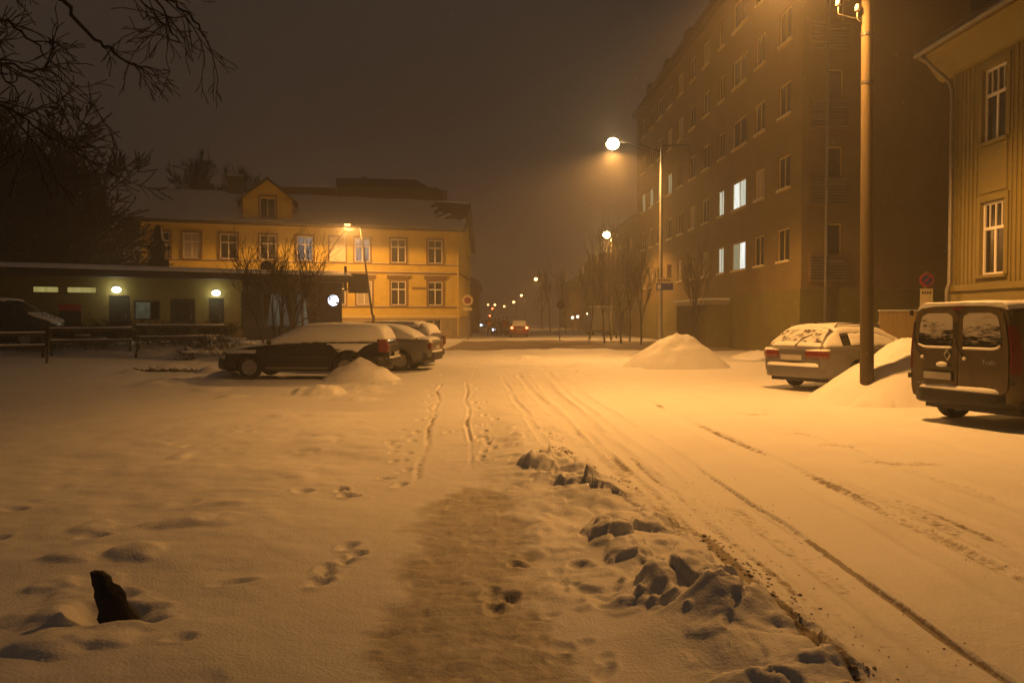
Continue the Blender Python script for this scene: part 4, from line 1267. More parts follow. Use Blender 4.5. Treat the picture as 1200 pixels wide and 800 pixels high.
limb([(-420,-60,8.3),(-60,-60,8.6),(70,0,8.8),(110,45,9.0),(140,65,9.1),(165,78,9.2),(178,92,9.2)], .035, 7, 1)
limb([(-420,-130,8.3),(0,-110,8.8),(130,-40,9.2),(205,5,9.4),(232,28,9.5),(245,50,9.6)], .04, 12, 2)
limb([(-420,-130,8.3),(40,-120,9.0),(150,-50,9.6),(190,10,9.8),(205,38,9.9),(214,55,9.9)], .03, 7, 3)
limb([(-420,-20,8.2),(-90,-20,8.4),(0,20,8.5),(40,48,8.7),(60,75,8.8)], .03, 5, 4)
limb([(-420,60,8.2),(-120,60,8.3),(-10,70,8.4),(35,85,8.6),(68,78,8.7)], .03, 15, 6)
limb([(-420,90,8.2),(-140,90,8.3),(-20,110,8.4),(25,135,8.5),(62,165,8.6)], .03, 16, 7)
limb([(-420,30,8.2),(-140,20,8.3),(-40,40,8.4),(0,75,8.5),(20,120,8.6)], .03, 8, 8)
limb([(-420,-90,8.2),(-100,-80,8.4),(60,-40,8.8),(140,-20,9.2),(180,12,9.4)], .03, 5, 9)
cb.build('crown', M['bark'], ot)
# bush-like tree in front of the shop window
bare_tree(xat(322, 31), 31, 4.6, 'small bare multi-stemmed tree in front of the lit shop window', 71, None, 3, 4, .6, .05, .35, minr=.008, stems=5, up=.25)
# crowns seen above the roof of the yellow house
bare_tree(xat(239, 88), 88, 18.9, 'small far bare tree crown left of the chimney above the yellow house', 72, 'trees behind the yellow house', 4, 4, .6, .2, .72, minr=.03)
bare_tree(xat(277, 90), 90, 18.4, 'far bare tree crown right of the chimney above the yellow house', 73, 'trees behind the yellow house', 4, 4, .7, .2, .7, minr=.03)
# young trees along the right pavement
for k, (px, d, h) in enumerate([(690,57,6.4),(709,52,7.0),(716,60,6.2),(722,64,6.6),(728,51,7.4),(738,55,6.2),(751,49,5.6),(815,42,5.2),(664,85,7),(645,100,8),(636,120,8)]):
    lb = ['thin bare street tree just right of the lone sign post','bare street tree second in the row left of the steel lamp pole','bare street tree third in the row left of the steel lamp pole',
          'bare street tree fourth in the row left of the steel lamp pole','tallest bare street tree in the row left of the steel lamp pole','bare street tree sixth in the row, nearer the steel lamp pole',
          'short bare tree nearest the left of the snow pile','slender bare tree right of the steel lamp pole before the porch','hazy bare tree left of the lone sign post','hazy bare tree farther down the pavement','faintest bare tree far down the pavement'][k]
    bare_tree(xat(px, d), d, h, lb, 80+k, 'street trees on the right pavement', 3, 4, .42, .07, .34, m='bark2', up=.35, minr=.0075)
# ================================================================== vehicles
def frost_mat(nm='frosted_glass', scl=(1,4,17), z0=1.22, z1=1.72, lo=-.22, hi=.20, wht=(.34,.33,.31,1)):
    m = mat(nm, (.012,.012,.013), .2)
    nt = m.node_tree; N, L = nt.nodes, nt.links; b = N['Principled BSDF']
    tc = N.new('ShaderNodeTexCoord'); mp = N.new('ShaderNodeMapping'); mp.inputs['Scale'].default_value = scl
    n = N.new('ShaderNodeTexNoise'); n.inputs['Scale'].default_value = 1.0; n.inputs['Detail'].default_value = 6; n.inputs['Roughness'].default_value = .72
    L.new(tc.outputs['Object'], mp.inputs[0]); L.new(mp.outputs[0], n.inputs['Vector'])
    sx = N.new('ShaderNodeSeparateXYZ'); L.new(tc.outputs['Object'], sx.inputs[0])
    hr = N.new('ShaderNodeMapRange'); hr.inputs[1].default_value = z0; hr.inputs[2].default_value = z1; hr.inputs[3].default_value = lo; hr.inputs[4].default_value = hi
    L.new(sx.outputs[2], hr.inputs[0])
    ad = N.new('ShaderNodeMath'); L.new(n.outputs['Fac'], ad.inputs[0]); L.new(hr.outputs[0], ad.inputs[1])
    rp = N.new('ShaderNodeMapRange'); rp.inputs[1].default_value = .46; rp.inputs[2].default_value = .62
    L.new(ad.outputs[0], rp.inputs[0])
    mx = N.new('ShaderNodeMix'); mx.data_type = 'RGBA'; mx.inputs[6].default_value = (.014,.013,.012,1); mx.inputs[7].default_value = wht
    L.new(rp.outputs[0], mx.inputs[0]); L.new(mx.outputs[2], b.inputs['Base Color'])
    r2 = N.new('ShaderNodeMapRange'); r2.inputs[3].default_value = .15; r2.inputs[4].default_value = .8; L.new(rp.outputs[0], r2.inputs[0]); L.new(r2.outputs[0], b.inputs['Roughness'])
    return m
M['frost'] = frost_mat(lo=-.10, hi=.26, wht=(.40,.385,.36,1))
M['frost2'] = frost_mat('snowy_glass', (5,5,7), .9, 1.4, .10, .06, (.66,.66,.65,1))
def hermite(pts):
    xs = np.array([p[0] for p in pts], float); ys = np.array([p[1] for p in pts], float)
    if xs[0] > xs[-1]: xs, ys = xs[::-1], ys[::-1]
    dl = np.diff(ys)/np.diff(xs); m = np.zeros_like(ys)
    m[0], m[-1] = dl[0], dl[-1]
    for i in range(1, len(xs)-1): m[i] = 0 if dl[i-1]*dl[i] <= 0 else 2*dl[i-1]*dl[i]/(dl[i-1]+dl[i])
    def f(x):
        x = np.clip(x, xs[0], xs[-1]); i = int(np.clip(np.searchsorted(xs, x)-1, 0, len(xs)-2))
        h = xs[i+1]-xs[i]; t = (x-xs[i])/h
        return float((2*t**3-3*t*t+1)*ys[i]+(t**3-2*t*t+t)*h*m[i]+(-2*t**3+3*t*t)*ys[i+1]+(t**3-t*t)*h*m[i+1])
    return f

def loft_closed(rings):
    mb = MB(); n = len(rings[0]); m = len(rings)
    vs = [p for r in rings for p in r]; fs = []
    for i in range(m-1):
        for k in range(n):
            k2 = (k+1) % n
            fs.append((i*n+k, i*n+k2, (i+1)*n+k2, (i+1)*n+k))
    fs.append(tuple(range(n))[::-1]); fs.append(tuple((m-1)*n+k for k in range(n)))
    return mb.add(vs, fs)

def cut_arches(o, axles, r, W):
    cm = MB()
    for x in axles:
        for s in (-1, 1):
            c = MB().lathe([(r, -.32), (r, .32)], 28, (x, s*(W-.10), .33), 'y')
            cm.add(c.v, c.f)
    cme = cm.mesh('cut', None); co_ = bpy.data.objects.new('cut', cme); col.objects.link(co_)
    co_.parent = None
    md = o.modifiers.new('b', 'BOOLEAN'); md.operation = 'DIFFERENCE'; md.object = co_; md.solver = 'EXACT'
    par = o.parent; o.parent = None
    dg = bpy.context.evaluated_depsgraph_get()
    ne = bpy.data.meshes.new_from_object(o.evaluated_get(dg))
    o.modifiers.clear(); old = o.data; o.data = ne; ne.name = 'body'
    bpy.data.objects.remove(co_); o.parent = par
    ne.shade_smooth(); ne.set_sharp_from_angle(angle=R(38))

def wheel_meshes(r=.32, wd=.2):
    t = MB().lathe([(r*.66,-wd*.45),(r*.9,-wd*.5),(r*.98,-wd*.38),(r,-wd*.2),(r,wd*.2),(r*.98,wd*.38),(r*.9,wd*.5),(r*.66,wd*.45)], 28, (0,0,0), 'y', closed=True).mesh('tyre', M['rubber'], True, 40)
    m = MB().lathe([(r*.66,-wd*.44),(r*.68,wd*.44),(r*.60,wd*.46),(r*.57,wd*.30),(r*.2,wd*.26),(.02,wd*.26)], 28, (0,0,0), 'y')
    for k in range(10):
        a = k*2*math.pi/10
        b = MB().box(-.018,.018,wd*.27,wd*.43,.02,r*.60).xf(Matrix.Rotation(a, 4, 'Y')); m.add(b.v, b.f)
    m.lathe([(.055,wd*.26),(.055,wd*.44),(.02,wd*.46)], 14, (0,0,0), 'y')
    return t, m.mesh('rim', M['rim'], True, 35)
WHEEL = wheel_meshes()
WHEELV = wheel_meshes(.335, .22)

class Car:
    def __init__(s, name, label, loc, heading, spec, paint, group=None, cat='car'):
        """local x points forward; heading = angle of the nose from world +X"""
        s.o = empty(name, loc, heading, label, cat, group)
        s.sp = spec; s.paint = paint
        s.w = hermite(spec['w']); s.zt = hermite(spec['deck']); s.zb = hermite(spec['bottom'])
        s.L = spec['L']; s.roof = hermite(spec['roof']); s.gx = (spec['roof'][0][0], spec['roof'][-1][0])
    def ring(s, x):
        w_, zt, zb_ = s.w(x), s.zt(x), s.zb(x); h = zt-zb_
        half = [(.0,zb_),(.76*w_,zb_),(.92*w_,zb_+.045),(.975*w_,zb_+.16*h),(.995*w_,zb_+.34*h),(w_,zb_+.55*h),(.99*w_,zb_+.76*h),(.965*w_,zt-.06),(.935*w_,zt-.018),(.88*w_,zt),(.5*w_,zt+.018),(0,zt+.024)]
        return [(x,y_,z_) for y_,z_ in half] + [(x,-y_,z_) for y_,z_ in half[-2:0:-1]]
    def body(s):
        L2 = s.L/2
        xs = list(-L2+s.L*np.array([0,.004,.012,.025,.045])) + list(np.linspace(-L2+.06*s.L, L2-.06*s.L, 46)) + list(L2-s.L*np.array([.045,.025,.012,.004,0]))
        o = loft_closed([s.ring(x) for x in xs]).build('body', s.paint, s.o, smooth=True, sharp=38)
        cut_arches(o, s.sp['axles'], s.sp.get('arch', .385), s.sp['W']/2)
        MB().box(-L2+.25,L2-.25,-s.sp['W']/2+.14,s.sp['W']/2-.14,.20,.52).build('underbody', M['black'], s.o)
        s.b = o
        return o
    def G(s, x, t):
        """greenhouse surface: t = -1 right belt .. 0 roof centre .. 1 left belt"""
        sg = 1 if t >= 0 else -1; u = abs(t)
        zr, zb_ = s.roof(x), s.zt(x)-.01; h = max(.005, zr-zb_)
        wb = .885*s.w(x); wt = wb-s.sp.get('tumble', .34)*h; hk = min(1, h/.35)
        tab = [(0,0,zr),(.22,wt*.5,zr-.010*hk),(.38,wt*.86,zr-.040*hk),(.47,wt*.975,zr-.085*hk),(.55,wt+.035*hk,zr-.15*hk),(1,wb,zb_)]
        for i in range(len(tab)-1):
            if u <= tab[i+1][0]+1e-9:
                f = (u-tab[i][0])/(tab[i+1][0]-tab[i][0])
                y_ = tab[i][1]+(tab[i+1][1]-tab[i][1])*f; z_ = tab[i][2]+(tab[i+1][2]-tab[i][2])*f
                return np.array([x, sg*y_, z_])
    def D(s, x, v):
        return np.array([x, .9*s.w(x)*v, s.zt(x)+.024*(1-v*v)-.02*max(0, abs(v)-.9)*10*.3])
    def cabin(s):
        a, b = s.gx
        xs = np.linspace(a, b, 46); ts = np.linspace(-1, 1, 37)
        rings = [[tuple(s.G(x, t)) for t in ts] for x in xs]
        s.c = loft_closed(rings).build('cabin', s.paint, s.o, smooth=True, sharp=45)
        return s.c
    def patch(s, fn, a0, a1, b0, b1, out, inn, na=24, nb=16, rag=0.0, seed=0, edge=.02):
        """closed skin over a surface fn(a,b), thickness from -inn to +out, thinning to its border"""
        P = np.zeros((na, nb, 3)); Nn = np.zeros((na, nb, 3))
        As = np.linspace(a0, a1, na); Bs = np.linspace(b0, b1, nb); e = 1e-3
        for i, a in enumerate(As):
            for j, b in enumerate(Bs):
                bb = b
                if rag and (j == 0 or j == nb-1): bb = b + rag*(1 if j == 0 else -1)*abs(float(fbm(a*5, seed+j, 3, 900+seed)))*1.5
                P[i,j] = fn(a, bb)
                da = fn(min(max(a+e, min(a0,a1)), max(a0,a1)), bb)-fn(min(max(a-e, min(a0,a1)), max(a0,a1)), bb); db = fn(a, bb+e)-fn(a, bb-e)
                nrm = np.cross(da, db); nl = np.linalg.norm(nrm)
                Nn[i,j] = nrm/nl if nl > 1e-12 else np.array([0,0,1.])
        cen = np.array([0,0,.55]); 
        flip = np.sum((P-cen)*Nn, -1) < 0
        Nn[flip] *= -1
        I, J = np.meshgrid(np.arange(na), np.arange(nb), indexing='ij')
        ed = np.minimum(np.minimum(I, na-1-I)/2.0, np.minimum(J, nb-1-J)/2.0); ed = np.clip(ed, 0, 1)
        if edge >= 1: ed = np.ones_like(ed)
        nzv = 1+.35*fbm(P[...,0]*3+seed, P[...,1]*3+P[...,2]*2, 3, 950+seed) if out > .012 else 1
        th = (.25+.75*np.sqrt(ed))*out*nzv
        return MB().slab(P+Nn*th[...,None], P-Nn*inn)
    def side_window(s, x0, x1, sgn, t0=.60, t1=.95, m=None):
        s.patch(s.G, x0, x1, sgn*t0, sgn*t1, .006, .01, 10, 6, edge=1).build('side_window', m or M['glass'], s.c, smooth=True, sharp=40)
    def screen(s, x0, x1, name='rear_window', tt=.40, m=None):
        s.patch(s.G, x0, x1, -tt, tt, .006, .01, 10, 14, edge=1).build(name, m or M['glass'], s.c, smooth=True, sharp=40)
    def wheels(s, wm=WHEEL):
        for x in s.sp['axles']:
            for sg in (-1, 1):
                wo = bpy.data.objects.new('wheel', wm[0]); col.objects.link(wo); wo.parent = s.o
                wo.location = (x, sg*(s.sp['W']/2-.125), .315); wo.rotation_euler = (0, 0, 0 if sg > 0 else math.pi)
                ro = bpy.data.objects.new('rim', wm[1]); col.objects.link(ro); ro.parent = wo
    def snow(s, name, *a, **k):
        return s.patch(*a, **k).build(name, M['snow'], s.o, smooth=True, sharp=60)
    def bumper(s, rear=True, z0=.28, z1=.56, m=None, snow=False, dep=.10):
        sg = -1 if rear else 1
        ys = np.linspace(-1, 1, 25); rows = []
        prof = [(-.02,z0+.03),(.04,z0),(.10,z0+.03),(.115,(z0+z1)/2),(.10,z1-.02),(.05,z1),(-.05,z1)]
        for y_ in ys:
            w_ = s.sp['W']/2*.985*y_
            back = s.L/2 - .30*max(0, (abs(y_)-.62)/.38)**2.2 - .02*abs(y_)
            rows.append([(sg*(back+px_*dep/.10*.55), w_*(1.0), pz) for px_, pz in prof])
        o = MB().grid(rows).build('rear_bumper' if rear else 'front_bumper', m or s.paint, s.o, smooth=True, sharp=40)
        if snow:
            rows2 = []
            for y_ in ys[1:-1]:
                back = s.L/2 - .30*max(0, (abs(y_)-.62)/.38)**2.2 - .02*abs(y_)
                ht = snow*(.75+.35*float(vnoise(y_*4, 3.3, 12)))*min(1, (1-abs(y_))*9)
                rows2.append([(sg*(back+a_), s.sp['W']/2*.985*y_, z1-.015+ht*h_) for a_, h_ in ((-.06,.9),(-.01,1.0),(.03,.8),(.056,.35),(.062,0))])
            lo = [[(p[0],p[1],z1-.03) for p in r] for r in rows2]
            MB().slab(rows2, lo).build('bumper_snow', M['snow'], o, smooth=True, sharp=60)
        return o
    def mirror(s, x, z):
        for sg in (-1, 1):
            y_ = sg*(s.sp['W']/2*.93)
            MB().ico((x, y_+sg*.10, z), .10, 2, 0, (.55,1.0,.75)).tube([(x,y_-sg*.06,z-.05),(x,y_+sg*.06,z-.03)], .025, 6).build('mirror', M['black'], s.o, smooth=True)
    def seams(s, xs, zlo, zhi, m=None):
        """thin dark door gaps following the flank"""
        for sg in (-1, 1):
            for x in xs:
                rows = []
                for z in np.linspace(zlo, zhi, 8):
                    rr_ = s.ring(x); yv = max(np.interp(z, [p[2] for p in rr_[1:9]], [p[1] for p in rr_[1:9]]), .1)
                    rows.append([(x-.005, sg*(yv+.0015), z), (x+.005, sg*(yv+.0015), z)])
                MB().grid(rows).build('door_gap', M['black'], s.b)
    def flank(s, x, z, off=0.0):
        rr_ = s.ring(x); return float(np.interp(z, [p[2] for p in rr_[1:9]], [p[1] for p in rr_[1:9]]))+off
    def strip(s, name, x0, x1, z, hh, m, off=.008):
        for sg in (-1, 1):
            xs = np.linspace(x0, x1, 16)
            P = [[(x, sg*(s.flank(x, z-hh)+off), z-hh) for x in xs], [(x, sg*(s.flank(x, z)+off+.008), z) for x in xs], [(x, sg*(s.flank(x, z+hh)+off), z+hh) for x in xs]]
            Q = [[(p[0], p[1]-sg*.02, p[2]) for p in r] for r in P]
            MB().slab(P, Q).build(name, m, s.b)
    def handles(s, xs, z):
        for sg in (-1, 1):
            for x in xs:
                y_ = sg*s.flank(x, z, .012)
                MB().tube([(x-.09,y_-sg*.015,z),(x-.06,y_+sg*.012,z),(x+.06,y_+sg*.012,z),(x+.09,y_-sg*.015,z)], .014, 6).build('door_handle', M['black'], s.o)

WAGON = dict(L=4.74, W=1.76, axles=(1.44,-1.20), arch=.375,
    w=[(2.37,.62),(2.30,.72),(2.1,.80),(1.6,.862),(.8,.88),(-.8,.88),(-1.6,.87),(-2.1,.83),(-2.30,.78),(-2.37,.72)],
    deck=[(2.37,.60),(2.28,.68),(2.0,.76),(1.5,.85),(1.05,.91),(.6,.945),(-.5,.97),(-1.6,.99),(-2.1,.985),(-2.3,.96),(-2.37,.90)],
    bottom=[(2.37,.34),(2.2,.24),(1.6,.20),(-1.4,.20),(-2.1,.27),(-2.37,.36)],
    roof=[(1.15,.905),(.85,1.05),(.5,1.22),(.15,1.36),(-.2,1.435),(-.7,1.46),(-1.3,1.45),(-1.75,1.415),(-1.95,1.34),(-2.12,1.18),(-2.27,.97)])
WAGON2 = dict(WAGON)
WAGON2['roof'] = [(1.15,.905),(.85,1.06),(.5,1.24),(.2,1.37),(-.1,1.45),(-.7,1.48),(-1.4,1.475),(-1.9,1.45),(-2.10,1.38),(-2.22,1.18),(-2.32,.97)]
SEDAN = dict(L=4.45, W=1.72, axles=(1.32,-1.25), arch=.37,
    w=[(2.22,.60),(2.15,.70),(1.95,.78),(1.5,.842),(.8,.86),(-.8,.86),(-1.6,.85),(-2.0,.81),(-2.16,.76),(-2.22,.68)],
    deck=[(2.22,.58),(2.13,.66),(1.9,.74),(1.4,.83),(1.0,.89),(.5,.92),(-.5,.94),(-1.4,.97),(-2.0,.965),(-2.15,.93),(-2.22,.86)],
    bottom=[(2.22,.34),(2.05,.24),(1.5,.20),(-1.4,.20),(-2.0,.27),(-2.22,.36)],
    roof=[(1.05,.885),(.7,1.08),(.35,1.25),(.05,1.35),(-.3,1.395),(-.7,1.40),(-1.05,1.35),(-1.35,1.22),(-1.6,1.07),(-1.80,.965)])

def finish(c, kind, tail='red', axle_z=None):
    L2 = c.L/2; W2 = c.sp['W']/2
    for sg in (-1, 1):
        # headlamps wrap round the corner
        rows = []
        for a in np.linspace(0, 1, 9):
            y_ = sg*(W2*(.52+.40*a)); x = L2-.03-.30*max(0,a-.35)**1.6
            rows.append([(x+.012, y_, .545), (x+.025, y_, .60), (x-.01, y_, .655)])
        MB().slab(rows, [[(p[0]-.08,p[1],p[2]) for p in r] for r in rows]).build('headlight', M['clear'], c.o, smooth=True, sharp=40)

# --- dark estate car seen from the side, nose to the left
d0 = 22.0
wx = (xat(262, d0)+xat(467, d0))/2
dk = Car('parked_car', 'dark estate car under thick snow, side on, nearest of the three parked at left', (wx, d0, gh(wx, d0)+.01), R(180-3.5), WAGON2, M['cardark'], 'cars parked before the shop')
dk.body(); dk.cabin(); dk.wheels()
for sg in (-1, 1):
    dk.side_window(.55, -.28, sg); dk.side_window(-.36, -1.12, sg); dk.side_window(-1.22, -2.0, sg, .62, .93)
dk.screen(1.1, .25, 'windscreen', .44); dk.screen(-2.08, -2.30, 'rear_window', .42)
finish(dk, 'wagon')
dk.seams((.98, -.32, -1.15), .28, .93); dk.handles((-.12,-1.0), .80)
dk.strip('rub_strip', -1.0-.75+.95, .95, .62, .025, M['black']); dk.strip('sill_strip', -.72, .98, .30, .03, M['cargrey'])
dk.mirror(.86, 1.0)
dk.bumper(True, .34, .60, M['black'], .03); dk.bumper(False, .26, .52, M['cardark'])
MB().box(-2.43,-2.405,-.27,.27,.62,.73).build('number_plate', M['plate'], dk.o)
for sg in (-1, 1):
    rows = []
    for z in np.linspace(.74, 1.08, 7):
        rows.append([(-2.37+.18*max(0,(z-.9)/.26)*.55, sg*.70, z), (-2.34+.10*max(0,(z-.9)/.26), sg*.80*(1 if z < .98 else 1-.3*(z-.98)), z), (-2.14+.04*max(0,(z-.9)/.26), sg*.868*(1 if z < .98 else 1-.42*(z-.98)), z)])
    MB().slab(rows, [[(p[0]+.05,p[1]*.97,p[2]) for p in r] for r in rows]).build('taillight', M['red'], dk.o, smooth=True, sharp=40)
dk.snow('roof_snow', dk.G, .98, -2.27, -.985, .985, .05, .012, 46, 40, rag=.05, seed=1)
dk.snow('bonnet_snow', dk.D, 2.22, 1.02, -.96, .96, .055, .012, 26, 22, seed=2)
dk.snow('windscreen_snow', dk.G, 1.14, .92, -.9, .9, .04, .012, 8, 24, seed=3)
# snow caught on the flank behind the rear door and over the rear wheel arch
def flankfn(c, sg):
    return lambda x, z: np.array([x, sg*c.flank(x, z), z])
def archsnow(c, sg, ax):
    """snow caught between belt line and wheel arch, thinning out to both sides"""
    def fn(x, v):
        u = abs(x-ax)
        zl = .335+math.sqrt(max(.0, .46**2-u*u)) if u < .44 else .60
        zl = max(zl, .955-.24*math.exp(-(u/.42)**4)+.03*float(fbm(x*6, 1.0, 3, 41)))
        z = zl+(.965-zl)*v
        return np.array([x, sg*c.flank(x, z), z])
    return fn
for sg in (-1, 1):
    dk.snow('flank_snow', archsnow(dk, sg, -1.28), -.70, -1.92, 0, 1, .022, .01, 34, 7, seed=5)
    dk.snow('wing_snow', flankfn(dk, sg), 2.10, 1.25, .68, .80, .02, .01, 18, 7, rag=.03, seed=7)

# --- two more cars beyond it
x2, d2 = xat(447, 25.3), 25.3
c2 = Car('parked_car', 'snow-covered saloon car, middle of the three parked at left', (x2-.38, d2, gh(x2, d2)+.01), R(180-8), SEDAN, M['cargrey'], 'cars parked before the shop')
c2.body(); c2.cabin(); c2.wheels(); finish(c2, 'sedan')
c2.screen(-1.1, -1.76, 'rear_window', .42); c2.screen(.98, .2, 'windscreen', .44)
for sg in (-1, 1): c2.side_window(.5,-.3,sg); c2.side_window(-.36,-1.05,sg)
c2.bumper(True, .32, .60, M['black'], .05); c2.bumper(False, .26, .5)
for sg in (-1, 1): MB().box(-2.235,-2.12,sg*.66-.15,sg*.66+.15,.66,.86).build('taillight', M['red'], c2.o)
MB().box(-2.245,-2.225,-.26,.26,.66,.77).build('number_plate', M['plate'], c2.o)
c2.snow('roof_snow', c2.G, .95, -1.70, -.97, .97, .06, .012, 40, 36, rag=.06, seed=11)
c2.snow('boot_snow', c2.D, -1.72, -2.17, -.95, .95, .06, .012, 14, 20, seed=12)
c2.snow('bonnet_snow', c2.D, 2.1, 1.0, -.95, .95, .05, .012, 20, 20, seed=13)
c2.mirror(.8, .98)
x3, d3 = xat(470, 27.8), 27.8
c3 = Car('parked_car', 'grey estate car under snow, farthest of the three parked at left', (x3-.95, d3, gh(x3, d3)+.01), R(180-10), WAGON2, M['cargrey'], 'cars parked before the shop')
c3.body(); c3.cabin(); c3.wheels(); finish(c3, 'wagon')
c3.screen(-1.86, -2.24, 'rear_window', .42); c3.screen(1.1, .25, 'windscreen', .44)
for sg in (-1, 1): c3.side_window(.55,-.28,sg); c3.side_window(-.36,-1.12,sg); c3.side_window(-1.22,-1.9,sg,.62,.93)
c3.bumper(True, .32, .60, M['black'], .05); c3.bumper(False, .26, .5)
for sg in (-1, 1):
    MB().box(-2.40,-2.24,sg*.72-.11,sg*.72+.11,.70,1.0).build('taillight', M['red'], c3.o)
    MB().tube([(.2,sg*.60,1.40),(.1,sg*.60,1.485),(-1.6,sg*.58,1.485),(-1.75,sg*.57,1.40)], .018, 6).build('roof_rail', M['black'], c3.o, smooth=True)
MB().box(-2.43,-2.40,-.26,.26,.66,.77).build('number_plate', M['plate'], c3.o)
c3.snow('roof_snow', c3.G, .95, -1.85, -.55, .55, .06, .012, 40, 26, seed=21)
c3.snow('window_snow', c3.G, .6, -1.95, -.97, -.6, .03, .012, 30, 10, rag=.04, seed=22)
c3.snow('window_snow', c3.G, .6, -1.95, .6, .97, .03, .012, 30, 10, rag=.04, seed=23)
c3.snow('rear_snow', c3.G, -1.9, -2.25, -.9, .9, .04, .012, 10, 24, seed=24)
c3.snow('bonnet_snow', c3.D, 2.2, 1.0, -.95, .95, .05, .012, 20, 20, seed=25)
c3.mirror(.86, 1.0)

# --- silver estate car on the right, tail towards the camera
d4 = 17.9; x4 = xat(938, d4)
hd = R(34)
sv = Car('parked_car', 'silver estate car with snow on its roof and rear window, left of the wooden pole', (x4+2.1*math.cos(hd)-.05, d4+2.1*math.sin(hd)-.1, gh(x4, d4)+.01), hd, WAGON, M['carsilver'], 'cars parked on the right')
sv.body(); sv.cabin(); sv.wheels(); finish(sv, 'wagon')
sv.screen(-1.80, -2.25, 'rear_window', .43, M['frost2']); sv.screen(1.1, .25, 'windscreen', .44)
for sg in (-1, 1): sv.side_window(.55,-.28,sg); sv.side_window(-.36,-1.12,sg); sv.side_window(-1.22,-1.86,sg,.62,.93)
sv.bumper(True, .30, .58, M['carsilver'], .07); sv.bumper(False, .26, .52)
sv.seams((.98,-.32,-1.15), .28, .93); sv.handles((-.12,-1.0), .80); sv.mirror(.86, 1.0)
pr = MB().box(-2.40,-2.37,-.33,.33,.66,.84).build('plate_recess', M['carsilver'], sv.o)
MB().box(-2.418,-2.402,-.27,.27,.69,.80).build('number_plate', M['plate'], sv.o)
for sg in (-1, 1):
    rows = []
    for a in np.linspace(0, 1, 9):
        y_ = sg*(.36+.47*a); x = -2.385+.26*max(0,a-.62)**1.5*1.8
        rows.append([(x, y_, .735), (x-.015, y_, .80), (x-.012, y_, .865), (x+.01, y_, .905)])
    t_ = MB().slab(rows, [[(p[0]+.09,p[1],p[2]) for p in r] for r in rows]).build('taillight', M['red'], sv.o, smooth=True, sharp=40)
    MB().slab([[(p[0]-.012,p[1],.905+.0) for p in [r[3]]]+[(r[3][0]+.05,r[3][1],.945),(r[3][0]+.10,r[3][1],.94)] for r in rows], [[(r[3][0],r[3][1],.89),(r[3][0]+.05,r[3][1],.89),(r[3][0]+.10,r[3][1],.89)] for r in rows]).build('light_snow', M['snow'], t_, smooth=True, sharp=50)
sv.snow('roof_snow', sv.G, .6, -1.74, -.56, .56, .05, .012, 34, 26, seed=31)
sv.snow('window_snow', sv.G, .6, -1.30, -.97, -.57, .03, .012, 30, 10, rag=.03, seed=32)
sv.snow('window_snow', sv.G, .6, -1.30, .57, .97, .03, .012, 30, 10, rag=.03, seed=33)
sv.snow('pillar_snow', sv.G, -1.62, -2.22, -.98, -.50, .03, .012, 14, 10, seed=34); sv.snow('pillar_snow', sv.G, -1.62, -2.22, .50, .98, .03, .012, 14, 10, seed=35)
sv.snow('rear_window_snow', sv.G, -1.79, -1.90, -.42, .42, .022, .008, 8, 18, rag=.05, seed=36)
sv.snow('rear_window_snow', sv.G, -2.19, -2.26, -.42, .42, .022, .008, 8, 18, rag=.05, seed=37)
sv.snow('bonnet_snow', sv.D, 2.2, 1.0, -.95, .95, .06, .012, 20, 20, seed=39)
sv.snow('windscreen_snow', sv.G, 1.12, .5, -.95, .95, .05, .012, 14, 20, seed=40)
MB().tube([(-2.30,-.02,1.0),(-2.16,-.10,1.16),(-2.06,-.30,1.26)], .012, 6).build('rear_wiper', M['black'], sv.o)
MB().tube([(-1.45,.02,1.45),(-1.5,.02,1.53)], .02, 8).build('aerial_base', M['black'], sv.o)
for sg in (-1, 1):
    MB().tube([(.1,sg*.60,1.40),(.0,sg*.60,1.49),(-1.55,sg*.58,1.49),(-1.65,sg*.57,1.42)], .018, 6).build('roof_rail', M['carsilver'], sv.o, smooth=True)

# --- van on the right, tail towards the camera
VL, VW = 4.78, 1.90

VAN = dict(L=VL, W=VW, axles=(1.45,-1.5), arch=.39,
    w=[(2.39,.55),(2.3,.72),(2.1,.83),(1.6,.92),(1.0,.95),(-1.8,.95),(-2.2,.93),(-2.33,.91),(-2.39,.875)],
    deck=[(2.39,.80),(2.2,1.0),(1.75,1.16),(1.45,1.30),(1.1,1.58),(.75,1.76),(.3,1.83),(-1.5,1.825),(-2.15,1.815),(-2.33,1.80),(-2.39,1.78)],
    bottom=[(2.39,.36),(2.2,.28),(1.6,.24),(-1.6,.24),(-2.2,.30),(-2.39,.36)],
    roof=[(0,1),(1,1)])
hv_ = R(20)
d5 = 11.85; x5 = xat(1124, d5)
class Van(Car):
    def ring(s, x):
        w_, zt, zb_ = s.w(x), s.zt(x), s.zb(x); h = zt-zb_
        half = [(.0,zb_),(.80*w_,zb_),(.95*w_,zb_+.05),(.985*w_,zb_+.12*h),(w_,zb_+.28*h),(w_,zb_+.50*h),(.985*w_,zb_+.62*h),(.945*w_,zb_+.80*h),(.90*w_,zt-.13*min(1,h)),(.865*w_,zt-.06),(.79*w_,zt-.018),(.5*w_,zt+.012),(0,zt+.02)]
        return [(x,y_,z_) for y_,z_ in half] + [(x,-y_,z_) for y_,z_ in half[-2:0:-1]]
    def flank(s, x, z, off=0.0):
        rr_ = s.ring(x); return float(np.interp(z, [p[2] for p in rr_[1:11]], [p[1] for p in rr_[1:11]]))+off
vn = Van('parked_van', 'olive-brown delivery van seen from behind at the right edge, snow on its bumper', (x5+2.39*math.cos(hv_), d5+2.39*math.sin(hv_), gh(x5, d5)+.01), hv_, VAN, M['carvan'], None, 'van')
vn.body(); vn.wheels(WHEELV)
XR = -2.39
def rear_y(z):   # half width of the tail at height z
    return vn.flank(-2.385, z)
